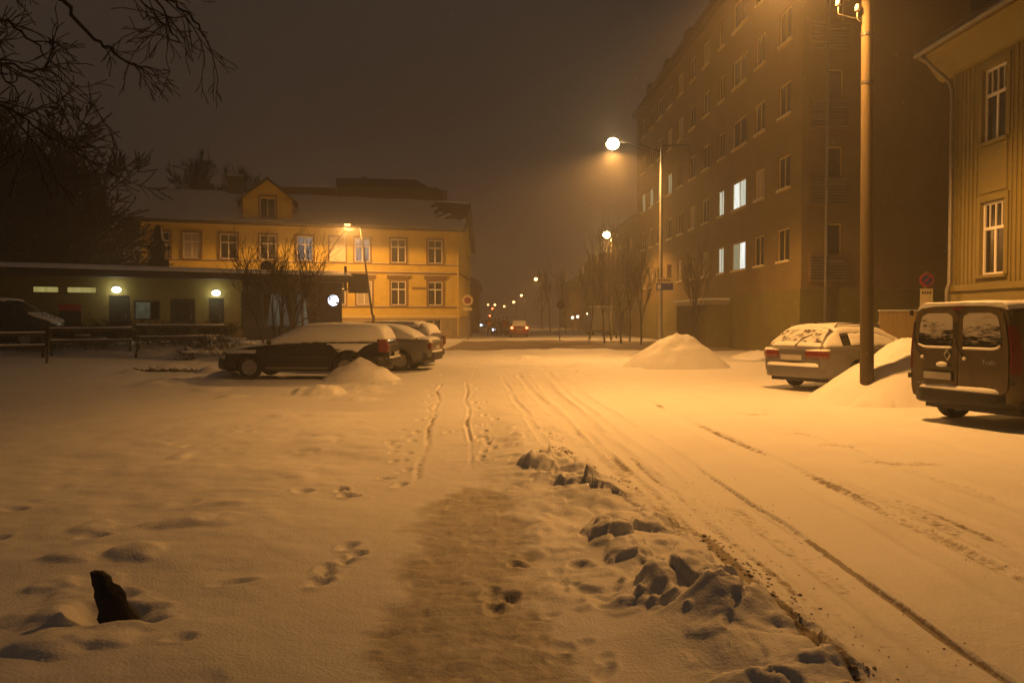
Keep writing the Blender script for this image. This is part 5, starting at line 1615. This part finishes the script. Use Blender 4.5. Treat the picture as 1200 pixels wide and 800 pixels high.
def rpatch(name, y0f, y1f, z0, z1, m, parent, out=.012, rnd=.06, n=10, inn=.02):
    """panel on the tail between two edges given as functions of height, with rounded corners"""
    rows = []
    for t in np.linspace(0, 1, n):
        z = z0+(z1-z0)*t
        c_ = 0.0
        for zz in (z-z0, z1-z):
            if zz < rnd: c_ = max(c_, rnd-math.sqrt(max(0, rnd*rnd-(rnd-zz)**2)))
        a, b = y0f(z)+c_, y1f(z)-c_
        rows.append([(XR-out, a+(b-a)*s_, z) for s_ in np.linspace(0,1,6)])
    return MB().slab(rows, [[(p[0]+out+inn,p[1],p[2]) for p in r] for r in rows]).build(name, m, parent, smooth=True, sharp=30)
ky = lambda k, pad=0: (lambda z: k*rear_y(z)+pad)
cst = lambda v: (lambda z: v)
ld = rpatch('rear_door', cst(.008), ky(.93), .52, 1.75, M['carvan'], vn.o, .022, .07, 20)
rd = rpatch('rear_door', ky(-.93), cst(-.008), .52, 1.75, M['carvan'], vn.o, .022, .07, 20)
wl_ = rpatch('rear_window', cst(.09), ky(.93,-.09), 1.15, 1.69, M['frost'], ld, .030, .10, 14)
wr_ = rpatch('rear_window', ky(-.93,.09), cst(-.09), 1.15, 1.69, M['frost'], rd, .030, .10, 14)
# frost and drift clinging to the glass in bands
for side, par, seed in ((1, wl_, 1), (-1, wr_, 2)):
    rgv = np.random.default_rng(seed)
    rows = []
    for y_ in np.linspace(side*.10, side*.70, 26):
        z = 1.165 + .03*abs(abs(y_)-.4)/.3*0 + (.045*max(0, (abs(y_)-.55)/.15)**2)
        rows.append([(XR-.034,y_,z-.016), (XR-.055,y_,z), (XR-.034,y_,z+.02)])
    MB().slab(rows, [[(XR-.026,p[1],p[2]) for p in r] for r in rows]).build('sill_snow', M['snow'], par, smooth=True)
    y0 = side*.62 if side > 0 else -.13
    MB().tube([(XR-.035,y0+.02,1.02),(XR-.06,y0+.10,1.16),(XR-.055,y0+.15,1.30),(XR-.05,y0+.15,1.55)], .012, 6).build('rear_wiper', M['black'], par)
    MB().ico((XR-.045,y0,1.01), .035, 1, 0, (.6,1,.8)).build('wiper_snow', M['snow'], par, smooth=True)
for side in (-1, 1):
    rows = []
    for z in np.linspace(.82, 1.50, 9):
        e_ = rear_y(z)
        rows.append([(XR-.006, side*e_*.945, z), (XR-.022, side*e_*.985, z), (XR+.03, side*e_*1.035, z), (XR+.12, side*(e_*1.05), z)])
    tl = MB().slab(rows, [[(p[0]+.05,p[1]*.95,p[2]) for p in r] for r in rows]).build('taillight', M['red'], vn.o, smooth=True, sharp=40)
    MB().box(XR-.04,XR+.0,side*.86-.02,side*.86+.02,1.66,1.74).build('door_hinge', M['black'], vn.o)
    MB().box(XR-.04,XR+.0,side*.88-.02,side*.88+.02,.66,.74).build('door_hinge', M['black'], vn.o)
vn.bumper(True, .30, .54, M['black'], .09, dep=.16)
MB().box(XR-.05,XR-.024,.07,.60,.66,.80).build('plate_recess', M['black'], ld)
MB().box(XR-.058,XR-.051,.09,.58,.675,.785).build('number_plate', M['plate'], ld)
MB().ico((XR-.045,.26,.90), .07, 2, 0, (.5,1.5,.7)).build('handle_snow', M['snow'], ld, smooth=True)
MB().tube([(XR-.03,.10,.86),(XR-.055,.14,.86),(XR-.055,.40,.86),(XR-.03,.44,.86)], .02, 6).build('door_handle', M['black'], ld)
# diamond emblem and the model name in raised letters
em = MB()
for (a, b) in (((0,.085),(.052,0)),((.052,0),(0,-.085)),((0,-.085),(-.052,0)),((-.052,0),(0,.085))):
    em.tube([(XR-.032,.17+a[0],1.06+a[1]),(XR-.032,.17+b[0],1.06+b[1])], .014, 6)
em.build('emblem', M['rim'], ld)
def text_mesh(name, txt, size, mat_, parent, loc, rot, ext=.003):
    c_ = bpy.data.curves.new(name, 'FONT'); c_.body = txt; c_.size = size; c_.extrude = ext; c_.align_x = 'CENTER'; c_.align_y = 'CENTER'
    t_ = bpy.data.objects.new(name, c_); col.objects.link(t_)
    dg = bpy.context.evaluated_depsgraph_get()
    me = bpy.data.meshes.new_from_object(t_.evaluated_get(dg)); bpy.data.objects.remove(t_)
    me.materials.clear(); me.materials.append(mat_)
    o = bpy.data.objects.new(name, me); col.objects.link(o); o.parent = parent; o.location = loc; o.rotation_euler = rot
    tag(o, kind='stuff'); return o
text_mesh('lettering', 'Trafic', .10, M['rim'], rd, (XR-.026, -.52, .97), (R(90), 0, R(-90)))
text_mesh('lettering', '1.9 dCi', .055, M['rim'], ld, (XR-.026, .66, .60), (R(90), 0, R(-90)))
# snow on the roof edge, high brake light
rows = []
for x in np.linspace(-2.37, .1, 24):
    w_ = vn.w(x)
    rows.append([(x, w_*k, vn.zt(x)+.015*(1-abs(k))+ (.05+.015*float(fbm(x*2, k*3, 3, 77)))*(1 if abs(k) < .8 else .4) - (.03 if abs(k) > .8 else 0)) for k in np.linspace(-.86,.86,18)])
MB().slab(rows, [[(p[0],p[1],vn.zt(p[0])-.07) for p in r] for r in rows]).build('roof_snow', M['snow'], vn.o, smooth=True, sharp=60)
MB().box(XR-.035,XR+.02,-.09,.09,1.74,1.78).build('brake_light', M['red'], vn.o)
for sg in (-1, 1):
    rows = []
    for z in np.linspace(1.12, 1.70, 6): rows.append([(x, sg*(vn.flank(x, z)+.004), z) for x in np.linspace(-2.05, -.35, 10)])
    MB().slab(rows, [[(p[0],p[1]-sg*.02,p[2]) for p in r] for r in rows]).build('side_window', M['glass'], vn.o, smooth=True, sharp=30)
    vn.strip('rub_strip', -1.0, 1.0, .62, .05, M['black'])
    MB().ico((1.15, sg*1.06, 1.3), .13, 2, 0, (.5,.7,1.1)).build('mirror', M['black'], vn.o, smooth=True)

# --- red car driving away down the street, lights on
d6 = 70; x6 = xat(608, d6)
rc = Car('driving_car', 'red car with lit tail lights driving away down the street', (x6, d6+2.3, gh(x6, d6)+.02), R(91), WAGON, M['carred'])
rc.body(); rc.cabin(); rc.wheels(); finish(rc, 'wagon'); rc.bumper(True, .30, .58)
rc.screen(-1.80, -2.25, 'rear_window', .43, M['snow']); rc.screen(1.1, .25, 'windscreen', .44)
for sg in (-1, 1): rc.side_window(.55,-.28,sg); rc.side_window(-.36,-1.12,sg)
rc.snow('roof_snow', rc.G, .6, -1.74, -.56, .56, .05, .012, 20, 16, seed=51)
tl_on = emit('tail_light_on', (1.0, .16, .05), 9.0, True)
for sg in (-1, 1): MB().ico((-2.40, sg*.66, .84), .14, 1, 0, (.35,1.0,.9)).build('taillight', tl_on, rc.o, smooth=True)
MB().box(-2.43,-2.40,-.26,.26,.62,.73).build('number_plate', M['plate'], rc.o)
# --- dark car standing by the people, facing the camera
d7 = 76; x7 = xat(585, d7)
oc = Car('waiting_car', 'dark car with white headlights standing beside the group of people', (x7, d7+2.3, gh(x7, d7)+.02), R(-88), SEDAN, M['cardark'])
oc.body(); oc.cabin(); oc.wheels(); finish(oc, 'sedan'); oc.bumper(False, .26, .52); oc.bumper(True, .3, .55)
oc.screen(-1.1, -1.76, 'rear_window', .42); oc.screen(.98, .2, 'windscreen', .44)
hl_on = emit('headlight_on', (.75, .85, 1.0), 6.0, True)
MB().ico((2.2, -.58, .58), .16, 1, 0, (.35,1.3,.8)).build('headlight', hl_on, oc.o, smooth=True)
d8 = 118; x8 = xat(567.5, d8)
o8 = Car('oncoming_car', 'far car with a bluish-white headlight at the left side of the street', (x8, d8+2, gh(x8, d8)+.02), R(-88), SEDAN, M['cardark'])
o8.body(); o8.cabin(); o8.wheels(); o8.screen(.98, .2, 'windscreen', .44)
for sg in (-1, 1): MB().ico((2.2, sg*.58, .62), .2, 1, 0, (.35,1.2,.9)).build('headlight', emit('far_headlight', (.6,.75,1.0), 8.0) , o8.o, smooth=True)
# --- pale box van behind the street trees
d9 = 78; x9 = xat(702, d9)
bv = empty('box_van', (x9, d9, gh(x9, d9)), R(92), 'pale box van standing behind the row of street trees', 'van')
MB().box(-2.6,1.2,-1.0,1.0,.55,2.75).build('cargo_box', M['cargrey'], bv)
mb = MB().prism([(1.23,.45),(2.75,.45),(2.75,1.05),(2.4,1.25),(1.95,1.95),(1.23,1.98)], 'y', -.95, .95); mb.build('cab', M['cargrey'], bv)
MB().box(-2.63,-2.601,-.92,-.01,.65,2.6).build('rear_door', M['cargrey'], bv); MB().box(-2.63,-2.601,.01,.92,.65,2.6).build('rear_door', M['cargrey'], bv)
MB().box(-2.7,-2.6,-.95,.95,.42,.56).build('bumper', M['black'], bv)
MB().box(-2.62,1.2,-1.0,1.0,2.755,2.85).build('roof_snow', M['snow'], bv)
for xx in (-1.6, 1.9):
    for sg in (-1, 1):
        wo = bpy.data.objects.new('wheel', WHEELV[0]); col.objects.link(wo); wo.parent = bv; wo.location = (xx, sg*.85, .33); wo.rotation_euler = (0,0,0 if sg > 0 else math.pi)
        ro = bpy.data.objects.new('rim', WHEELV[1]); col.objects.link(ro); ro.parent = wo
# --- dark van parked at the far left before the shop
d10 = 30.5; x10 = xat(22, d10)
lv = Van('parked_van', 'dark van with a snowy roof in the gloom at the left edge', (x10-.9, d10, gh(x10, d10)+.01), R(8), VAN, M['cardark'], None, 'van')
lv.body(); lv.wheels(WHEELV)
rows = []
for x in np.linspace(-2.37, .7, 20): rows.append([(x, lv.w(x)*k, lv.zt(x)+.06*(1 if abs(k) < .8 else .2)) for k in np.linspace(-.86,.86,12)])
MB().slab(rows, [[(p[0],p[1],lv.zt(p[0])-.07) for p in r] for r in rows]).build('roof_snow', M['snow'], lv.o, smooth=True, sharp=60)
rows = []
for x in np.linspace(1.5, 2.3, 10): rows.append([(x, lv.w(x)*k, lv.zt(x)+.06) for k in np.linspace(-.8,.8,10)])
MB().slab(rows, [[(p[0],p[1],p[2]-.08) for p in r] for r in rows]).build('bonnet_snow', M['snow'], lv.o, smooth=True, sharp=60)
for sg in (-1, 1):
    rows = []
    for z in np.linspace(1.15, 1.70, 6): rows.append([(x, sg*(lv.flank(x, z)+.004), z) for x in np.linspace(.1, 1.0, 8)])
    MB().slab(rows, [[(p[0],p[1]-sg*.02,p[2]) for p in r] for r in rows]).build('side_window', M['glass'], lv.o, smooth=True, sharp=30)
    MB().ico((1.15, sg*1.06, 1.3), .13, 2, 0, (.5,.7,1.1)).build('mirror', M['black'], lv.o, smooth=True)
# ================================================================== snow piles and banks
def pile(name, label, cx, cy, rx_, ry_, h, seed, rot=0, p=1.0, cat='snow pile', group=None, n=64, m_=30, rough=.15, dome=0.0):
    z0 = gh(cx, cy)
    rows = []
    for i in range(m_):
        r = i/(m_-1)
        row = []
        for k in range(n+1):
            t = 2*math.pi*k/n
            wv = 1+.18*float(fbm(math.cos(t)*1.5+seed, math.sin(t)*1.5, 3, 30+seed))
            x = rx_*r*math.cos(t)*wv; y_ = ry_*r*math.sin(t)*wv
            xx = x*math.cos(rot)-y_*math.sin(rot); yy = x*math.sin(rot)+y_*math.cos(rot)
            pr = (1-r)**p if p < 1.2 else math.exp(-(r*2.1)**2)
            pr = (1-dome)*((1-r)**1.08) + dome*(1-r*r)**1.4
            pr -= (.06*h)*math.exp(-(r*9)**2)*(1-dome)
            z = h*pr + rough*h*float(fbm(xx*2.2/max(.5,rx_)*1.5+seed, yy*2.2/max(.5,ry_)*1.5, 4, 60+seed))*(1-r)*min(1, r*4+.2)*1.3 + .05*float(fbm(xx*3+seed, yy*3, 4, 66+seed, .6))*(1-r)
            zz = gh(cx+xx, cy+yy)-z0
            row.append((xx, yy, zz+z-(.12*r**6)))
        rows.append(row)
    o = MB().grid(rows).build(name, M['snow'], None, smooth=True)
    o.location = (cx, cy, z0)
    return tag(o, label, cat, group)
px_, d_ = 793, 26.3
pile('snow_pile', 'tall pointed snow heap in front of the steel lamp pole', xat(px_, d_), d_, 1.95, 1.6, 1.27, 3)
x, y = P2(424, 444); pile('snow_pile', 'small pointed snow heap beside the rear wheel of the dark estate car', x, y-.25, 1.15, .8, .68, 5)
x, y = P2(278, 441); pile('snow_pile', 'low snow heap before the nose of the dark estate car', x-.35, y, .7, .5, .24, 6)
# long bank between the silver car and the van
pile('snow_bank', 'long snow bank running back from the wooden pole between silver car and van', xat(1088, 16.1), 16.1, 3.0, 1.75, 1.42, 8, rot=R(24), cat='snow bank', dome=.35)
pile('snow_bank', 'low snow bank piled round the foot of the wooden pole', xat(1040, 15.0), 15.1, 1.3, .85, .42, 9, rot=R(40), cat='snow bank', dome=.8)
pile('snow_bank', 'snow bank along the foot of the tall brown block', xat(895, 32), 32.4, 3.2, 1.0, .34, 10, rot=R(95), cat='snow bank', dome=.8)

# black stone showing in a hollow in the snow
rb = MB(); rg = np.random.default_rng(3)
z0 = gh(*ROCK)
def blob(c, r, sc_, seed): rb.ico(c, r, 3, .10, sc_, seed)
o = None
prof = [(z_c*1.05, z_*.86, a_*1.12, a_*.9) for (z_c, z_, a_) in [(.047,-.05,.098),(.045,.0,.096),(.033,.047,.098),(.02,.093,.076),(.0,.14,.073),(-.007,.186,.074),(-.02,.228,.062),(-.045,.255,.046),(-.052,.295,.046),(-.075,.33,.030)]]
rows = []
for i, (cx, z, a, b) in enumerate(prof):
    rows.append([(cx+(a*(.9+.2*float(vnoise(k*.9 if k < 18 else 0, i*1.1, 4))))*math.cos(t), (b*(.9+.2*float(vnoise(k*.9 if k < 18 else 0, i*1.1, 9))))*math.sin(t), z+.012*float(vnoise(k*1.1, i, 6))) for k, t in enumerate(np.linspace(0, 2*math.pi, 19))])
for r in rows: r[-1] = r[0]
rb = MB().grid(rows); rb.add([(-.09,0,.292)], [])
n0 = len(rb.v)-1
rb.f += [(9*19+k, 9*19+k+1, n0) for k in range(18)]
ro = rb.build('black_stone', M['rock'], None, smooth=True, sharp=50)
ro.location = (ROCK[0], ROCK[1]-.02, z0+.03)
tag(ro, 'upright black stone poking out of a hollow in the snow at lower left', 'stone')

# dirty crumbs of ice along the ridge and in the ruts (too many to count)
mb = MB(); rg = np.random.default_rng(12)
base = MB().ico((0,0,0), 1, 1, .3, (1,1,.7), 2)
bv_ = np.array(base.v)
allv, allf = [], []
def crumb(x, y, r):
    a = rg.random()*6; c, s = math.cos(a), math.sin(a)
    v = bv_*np.array([1, rg.uniform(.6,1.3), rg.uniform(.5,.9)])*r
    v = np.stack([v[:,0]*c-v[:,1]*s, v[:,0]*s+v[:,1]*c, v[:,2]], -1)+np.array([x, y, gh(x, y)+r*.2])
    n = len(allv)*len(bv_)
    allv.append(v); allf.extend([tuple(n+i for i in f) for f in base.f])
for k in range(650):
    y = 2.3+9*rg.random()**1.6; x = float(ridge_x(y))+.30+abs(rg.normal(0,.10))+.05*math.sin(y*3)
    if vnoise(y*1.6, 2.0, 88) < .42: continue
    crumb(x, y, rg.uniform(.004,.012)*(1 if rg.random() < .93 else 1.8))
for k in range(300):
    y = rg.uniform(2.5, 8); x = rg.choice([1.5, 1.75, 2.15, 3.2])+rg.normal(0,.07)
    crumb(x, y, rg.uniform(.003,.007))
mb.v = [tuple(p) for p in np.concatenate(allv)]; mb.f = allf
co_ = mb.build('ice_crumbs', mat('dirty_ice', (.25,.20,.15), .8, noise=.4, nscale=20), None)
tag(co_, 'brown crumbs of dirty ice along the ridge beside the road', kind='stuff')

# ================================================================== fence, plants and furniture in front of the low building
def rail_fence(px0, px1, d0_, d1_, label, lean=.0):
    x0_, x1_ = xat(px0, d0_), xat(px1, d1_)
    L_ = math.hypot(x1_-x0_, d1_-d0_); a = math.atan2(d1_-d0_, x1_-x0_)
    zz = (gh(x0_, d0_)+gh(x1_, d1_))/2
    o = empty('rail_fence', (x0_, d0_, zz), a, label, 'fence', 'rail fences before the shop')
    n = max(2, int(L_/2.1)+1)
    for k in range(n):
        u = .06+(L_-.12)*k/(n-1)
        MB().box(u-.045,u+.045,-.05,.04,-.4,1.02).build('post', M['cafedark'], o)
    for z in (.42, .88):
        r_ = MB().box(0,L_,-.09,-.05,z,z+.11).build('rail', M['cafedark'], o)
        rows = []
        for u in np.linspace(0, L_, 40):
            hh = .02+.06*float(vnoise(u*1.3+z*7+px0, z, 31))
            rows.append([(u,-.10,z+.112),(u,-.085,z+.112+hh),(u,-.055,z+.112+hh),(u,-.04,z+.112)])
        MB().slab(rows, [[(p[0],p[1],z+.111) for p in r] for r in rows]).build('rail_snow', M['snow'], r_, smooth=True)
    return o
rail_fence(-20, 52, 28.2, 29.6, 'snowy two-rail fence before the dark van at the left edge')
rail_fence(58, 154, 29.8, 31.6, 'snowy two-rail fence below the left shop lamp')
rail_fence(160, 262, 31.8, 33.4, 'snowy two-rail fence below the right shop lamp')
for k, (px, d, a) in enumerate([(53, 28.7, .25), (158, 30.8, .15)]):
    o = MB().tube([(0,0,-.2),(.14,.05,1.05)], .045, 7).build('stake', M['wood'], None)
    o.location = (xat(px, d), d, gh(xat(px, d), d)); tag(o, ['leaning pale stake by the fence near the left edge', 'leaning pale stake at the gap between the two fences'][k], 'stake', 'leaning stakes')
def hedge(px0, px1, d0_, d1_, h, label, seed):
    rg = np.random.default_rng(seed)
    x0_, x1_ = xat(px0, d0_), xat(px1, d1_)
    o = empty('hedge', (x0_, d0_, gh(x0_, d0_)), 0, label, 'hedge', 'dark hedges before the shop')
    tb = TreeBuf(); n = int(abs(x1_-x0_)*40)
    for k in range(n):
        t = rg.random(); bx, by = (x1_-x0_)*t, (d1_-d0_)*t+rg.normal(0,.15)
        bz = gh(x0_+bx, d0_+by)-gh(x0_, d0_)
        grow(tb, np.array([bx, by, bz-.05]), norm(np.array([rg.normal(0,.5), rg.normal(0,.4), 1.0])), h*rg.uniform(.5,.8), .014, 2, rg, .75, 4, .05, .6, .011)
    tb.build('twigs', M['bark'], o)
    for k in range(int(abs(x1_-x0_)*1.2)):
        t = rg.random(); bx, by = (x1_-x0_)*t, (d1_-d0_)*t
        bz = gh(x0_+bx, d0_+by)-gh(x0_, d0_)
        MB().ico((bx, by+rg.normal(0,.12), bz+h*rg.uniform(.55,.95)), .16, 2, .12, (rg.uniform(1.0,2.6), .8, rg.uniform(.18,.35)), seed*50+k).build('snow_cap', M['snow'], o, smooth=True)
hedge(-30, 70, 29.8, 31.0, .95, 'dark twiggy hedge behind the fence at the left edge', 11)
hedge(72, 158, 31.0, 32.6, .9, 'dark twiggy hedge behind the fence below the left shop lamp', 12)
hedge(162, 268, 32.6, 34.2, .85, 'dark twiggy hedge behind the fence below the right shop lamp', 13)
def shrub(px, d, h, w_, label, seed):
    rg = np.random.default_rng(seed); x = xat(px, d)
    o = empty('shrub', (x, d, gh(x, d)), 0, label, 'shrub', 'snowy shrubs before the shop')
    tb = TreeBuf()
    for k in range(16):
        dd = norm(np.array([rg.normal(0,.8), rg.normal(0,.6), 1.0]))
        grow(tb, np.array([rg.normal(0,w_*.3), rg.normal(0,w_*.25), -.1]), dd, h*rg.uniform(.5,.85), .012, 2, rg, .6, 4, .05, .6, .006)
    tb.build('twigs', M['bark'], o)
    for k in range(4):
        cx, cz = rg.normal(0,w_*.35), h*rg.uniform(.55,.9)
        MB().ico((cx, rg.normal(0,w_*.2), cz), .2, 2, .12, (rg.uniform(1.0,2.0), .9, rg.uniform(.22,.4)), seed+k).build('snow_cap', M['snow'], o, smooth=True)
shrub(272, 32.0, .95, .7, 'snow-capped shrub right of the fence, left of the dark estate car', 1)
shrub(247, 33.0, .8, .7, 'snow-capped shrub below the right shop lamp', 2)
shrub(222, 31.0, .55, .6, 'low snow-capped shrub at the top of the snow slope', 3)
shrub(115, 31.4, .6, .7, 'low snow-capped shrub between the fences', 4)
shrub(290, 30.5, .8, .6, 'snow-capped shrub close behind the bonnet of the dark estate car', 5)
# plants broken through the snow on the slope
def tuft(px, py, label, seed):
    x, y = P2(px, py); d = y
    rg = np.random.default_rng(seed)
    d = 24.5 if py < 428 else 22.5; x = xat(px, d); 
    o = empty('plant_tuft', (x, d, gh(x, d)), 0, label, 'plant', 'withered plants on the snow slope')
    tb = TreeBuf()
    for k in range(60):
        b0 = np.array([rg.normal(0,.28), rg.normal(0,.15), -.03]); dd = norm(np.array([rg.normal(0,.9), rg.normal(0,.9), .7]))
        p1 = b0+dd*.10; p2 = p1+norm(dd+np.array([0,0,-.7]))*.10
        tb.seg([b0,p1,p2], [.012,.016,.004], 3)
    tb.build('leaves', mat('withered_leaves', (.11,.075,.02), .9, noise=.3), o)
tuft(183, 425, 'largest withered plant tuft on the snow slope', 1); tuft(202, 422, 'middle withered plant tuft on the snow slope', 2); tuft(224, 422, 'right withered plant tuft on the snow slope', 3); tuft(171, 421, 'left small withered plant tuft on the snow slope', 4)
# dark cabinet with a red top by the shop wall
q = at(92, 396, 34.0)
vc = empty('vending_cabinet', (q.x, 33.4, gh(q.x, 33.4)), cr, 'dark cabinet with a red top standing before the shop wall at far left', 'cabinet')
MB().box(-.40,.40,-.35,.35,0,1.35).build('case', M['black'], vc)
MB().box(-.41,.41,-.36,.36,1.353,1.62).build('top', M['signred'], vc)
MB().box(-.30,.30,-.362,-.351,.25,1.2).build('front_panel', M['cafedark'], vc)
# lone sign post before the crossing
sp = at(656, 357, 56); zz = gh(sp.x, 56)
o = empty('road_sign', (sp.x, 56, zz), R(30), 'lone road sign on a thin post seen nearly from behind, at the crossing', 'sign')
MB().tube([(0,0,-.3),(0,0,sp.z-zz+.4)], .04, 8).build('post', M['darkmetal'], o)
MB().lathe([(.33,-.015),(.33,.015)], 24, (0,-.06,sp.z-zz), 'y').build('disc', M['darkmetal'], o)
# small lights low on the far right pavement
for k, (px, py) in enumerate([(671,372),(677,371),(689,367.5)]):
    p = at(px, py, 88); zz = gh(p.x, 88)
    o = empty('garden_lamp', (p.x, 88, zz), 0, ['left of two small lamps glowing side by side far right of the red car','right of two small lamps glowing side by side far right of the red car','single small lamp glowing left of the pale box van'][k], 'lamp', 'small lamps on the far pavement')
    MB().tube([(0,0,-.1),(0,0,p.z-zz-.1)], .04, 6).build('post', M['darkmetal'], o)
    MB().ico((0,0,p.z-zz), .17, 1).build('globe', emit('garden_globe', (1,.9,.6), 5), o, smooth=True)
# red traffic lights far down the street
for k, (px, py) in enumerate([(574,370),(577,361.5),(583,350)]):
    if k == 2: continue
    p = at(px, py, 260); zz = 0
    o = empty('traffic_light', (p.x, 260, zz), 0, ['lower of two red traffic lights glowing far down the street','upper of two red traffic lights glowing far down the street'][k], 'traffic light', 'far red traffic lights')
    MB().tube([(0,.2,-.1),(0,.2,p.z+.5)], .08, 6).build('post', M['darkmetal'], o)
    MB().box(-.25,.25,0,.3,p.z-1.0,p.z+.4).build('case', M['black'], o)
    MB().lathe([(.32,-.12),(.32,0)], 16, (0,0,p.z), 'y').build('red_lamp', emit('red_signal', (1,.14,.04), 16), o)

# ================================================================== people by the cars down the street
def person(px, d, h, label, rz, coat, legs, stride=.0, seed=0, hood=False, arm=0.0):
    x = xat(px, d); rg = np.random.default_rng(seed)
    o = empty('person', (x, d, gh(x, d)+.0), rz, label, 'person', 'people walking down the street')
    s = h/1.75
    V = []; E = []; Rr = []
    def v(p, r): V.append((p[0]*s, p[1]*s, p[2]*s)); Rr.append(r*s); return len(V)-1
    pel = v((0,0,.95), .15); wst = v((0,0,1.10), .15); chs = v((0,.01,1.32), .18); nk = v((0,0,1.50), .075); hd0 = v((0,.015,1.60), .085); hd1 = v((0,.015,1.70), .075)
    E += [(pel,wst),(wst,chs),(chs,nk),(nk,hd0),(hd0,hd1)]
    for sg in (-1, 1):
        hp = v((sg*.10,0,.90), .105); kn = v((sg*.11,sg*stride*.5+.02,.49), .07); an = v((sg*.11,sg*stride-.02,.09), .05); to = v((sg*.12,sg*stride+.13,.04), .045)
        E += [(pel,hp),(hp,kn),(kn,an),(an,to)]
        sh = v((sg*.19,0,1.43), .085); el = v((sg*.25,-sg*stride*.4+arm*.1,1.15), .06); wr = v((sg*.25,-sg*stride*.5+.1+arm*.2,.93), .045); hn = v((sg*.25,-sg*stride*.5+.12+arm*.2,.83), .04)
        E += [(chs,sh),(sh,el),(el,wr),(wr,hn)]
    me = bpy.data.meshes.new('body'); me.from_pydata(V, E, [])
    bo = bpy.data.objects.new('body', me); col.objects.link(bo)
    md = bo.modifiers.new('skin', 'SKIN')
    for i, r in enumerate(Rr): me.skin_vertices[0].data[i].radius = (r, r)
    me.skin_vertices[0].data[0].use_root = True
    sb = bo.modifiers.new('sub', 'SUBSURF'); sb.levels = 1; sb.render_levels = 1
    dg = bpy.context.evaluated_depsgraph_get()
    ne = bpy.data.meshes.new_from_object(bo.evaluated_get(dg)); bpy.data.objects.remove(bo)
    ne.materials.clear()
    for m_ in (coat, legs, M['skin'], M['black']): ne.materials.append(m_)
    for p in ne.polygons:
        z = p.center.z/s
        p.material_index = 3 if z < .10 else (1 if z < .86 and abs(p.center.x)/s < .20 else (2 if z > 1.53 else 0))
    ne.shade_smooth()
    b = bpy.data.objects.new('body', ne); col.objects.link(b); b.parent = o
    # coat skirt over the hips and a woollen hat
    MB().lathe([(.19*s,.72*s),(.185*s,.95*s),(.17*s,1.15*s)], 16).xf(Matrix.Diagonal((1,.78,1,1))).build('coat', coat, o, smooth=True)
    MB().lathe([(.115*s,1.655*s),(.118*s,1.72*s),(.095*s,1.79*s),(.04*s,1.825*s),(.005*s,1.83*s)], 16, (0,.015*s,0)).build('hat', coat if hood else M['black'], o, smooth=True)
    return o
dkc = mat('dark_coat', (.02,.02,.025), .9, noise=.2); brc = mat('brown_coat', (.10,.055,.03), .9, noise=.2); rdc = mat('red_coat', (.20,.03,.025), .9, noise=.2); blc = mat('blue_coat', (.03,.035,.06), .9, noise=.2)
orc = mat('orange_vest', (.5,.2,.04), .8, noise=.15)
jn = mat('dark_trousers', (.02,.021,.026), .9, noise=.2)
person(573.5, 72, 1.80, 'leftmost person walking in the street, orange on a dark coat', R(-20), brc, jn, .18, 1)
pv = kids(bpy.data.objects['person'])[0].parent
MB().box(-.16,.16,-.20,-.165,1.02,1.38).build('vest', orc, pv)
person(581, 73, 1.68, 'person in dark coat walking second from the left', R(10), dkc, jn, -.15, 2)
person(584.5, 74.5, 1.72, 'person in blue coat in the middle of the walking group', R(0), blc, jn, .16, 3)
person(590, 75.5, 1.80, 'tall person in red coat beside the red car', R(-10), rdc, jn, -.12, 4, True)
person(593.5, 77, 1.75, 'person in dark red coat just left of the red car', R(15), rdc, jn, .1, 5)

# ================================================================== falling snow: sparse flakes in the air
rg = np.random.default_rng(99)
N_ = 19000
d = 7+38*rg.random(N_)**.8; px = rg.uniform(-150, 1350, N_); zz = rg.uniform(.05, 13, N_)
X = (px-600)/F*d
ok = zz < 1.62+.5*d
X, Yv, Zv = X[ok], d[ok], zz[ok]
Xe, Ye, Ze = rg.uniform(0, 13, 14000), rg.uniform(12, 32, 14000), rg.uniform(1, 12.5, 14000)
X, Yv, Zv = np.concatenate([X, Xe]), np.concatenate([Yv, Ye]), np.concatenate([Zv, Ze])
n = len(X)
r = rg.uniform(.0020, .0050, n)
oct_ = np.array([(1,0,0),(-1,0,0),(0,1,0),(0,-1,0),(0,0,1),(0,0,-1)], float)
fc = np.array([(0,2,4),(2,1,4),(1,3,4),(3,0,4),(2,0,5),(1,2,5),(3,1,5),(0,3,5)])
vv = (oct_[None]*r[:,None,None]*rg.uniform(.7,1.4,(n,1,3))+np.stack([X,Yv,Zv],-1)[:,None,:]).reshape(-1,3)
ff = (fc[None]+6*np.arange(n)[:,None,None]).reshape(-1,3)
me = bpy.data.meshes.new('falling_snow')
me.vertices.add(len(vv)); me.vertices.foreach_set('co', vv.ravel().astype(np.float32))
me.loops.add(ff.size); me.loops.foreach_set('vertex_index', ff.ravel().astype(np.int32))
me.polygons.add(len(ff)); me.polygons.foreach_set('loop_start', (np.arange(len(ff))*3).astype(np.int32)); me.polygons.foreach_set('loop_total', np.full(len(ff),3,np.int32))
me.update(); me.validate(); me.materials.append(M['snow'])
fs_ = bpy.data.objects.new('falling_snow', me); col.objects.link(fs_)
tag(fs_, 'snowflakes drifting through the lamp light', kind='stuff')
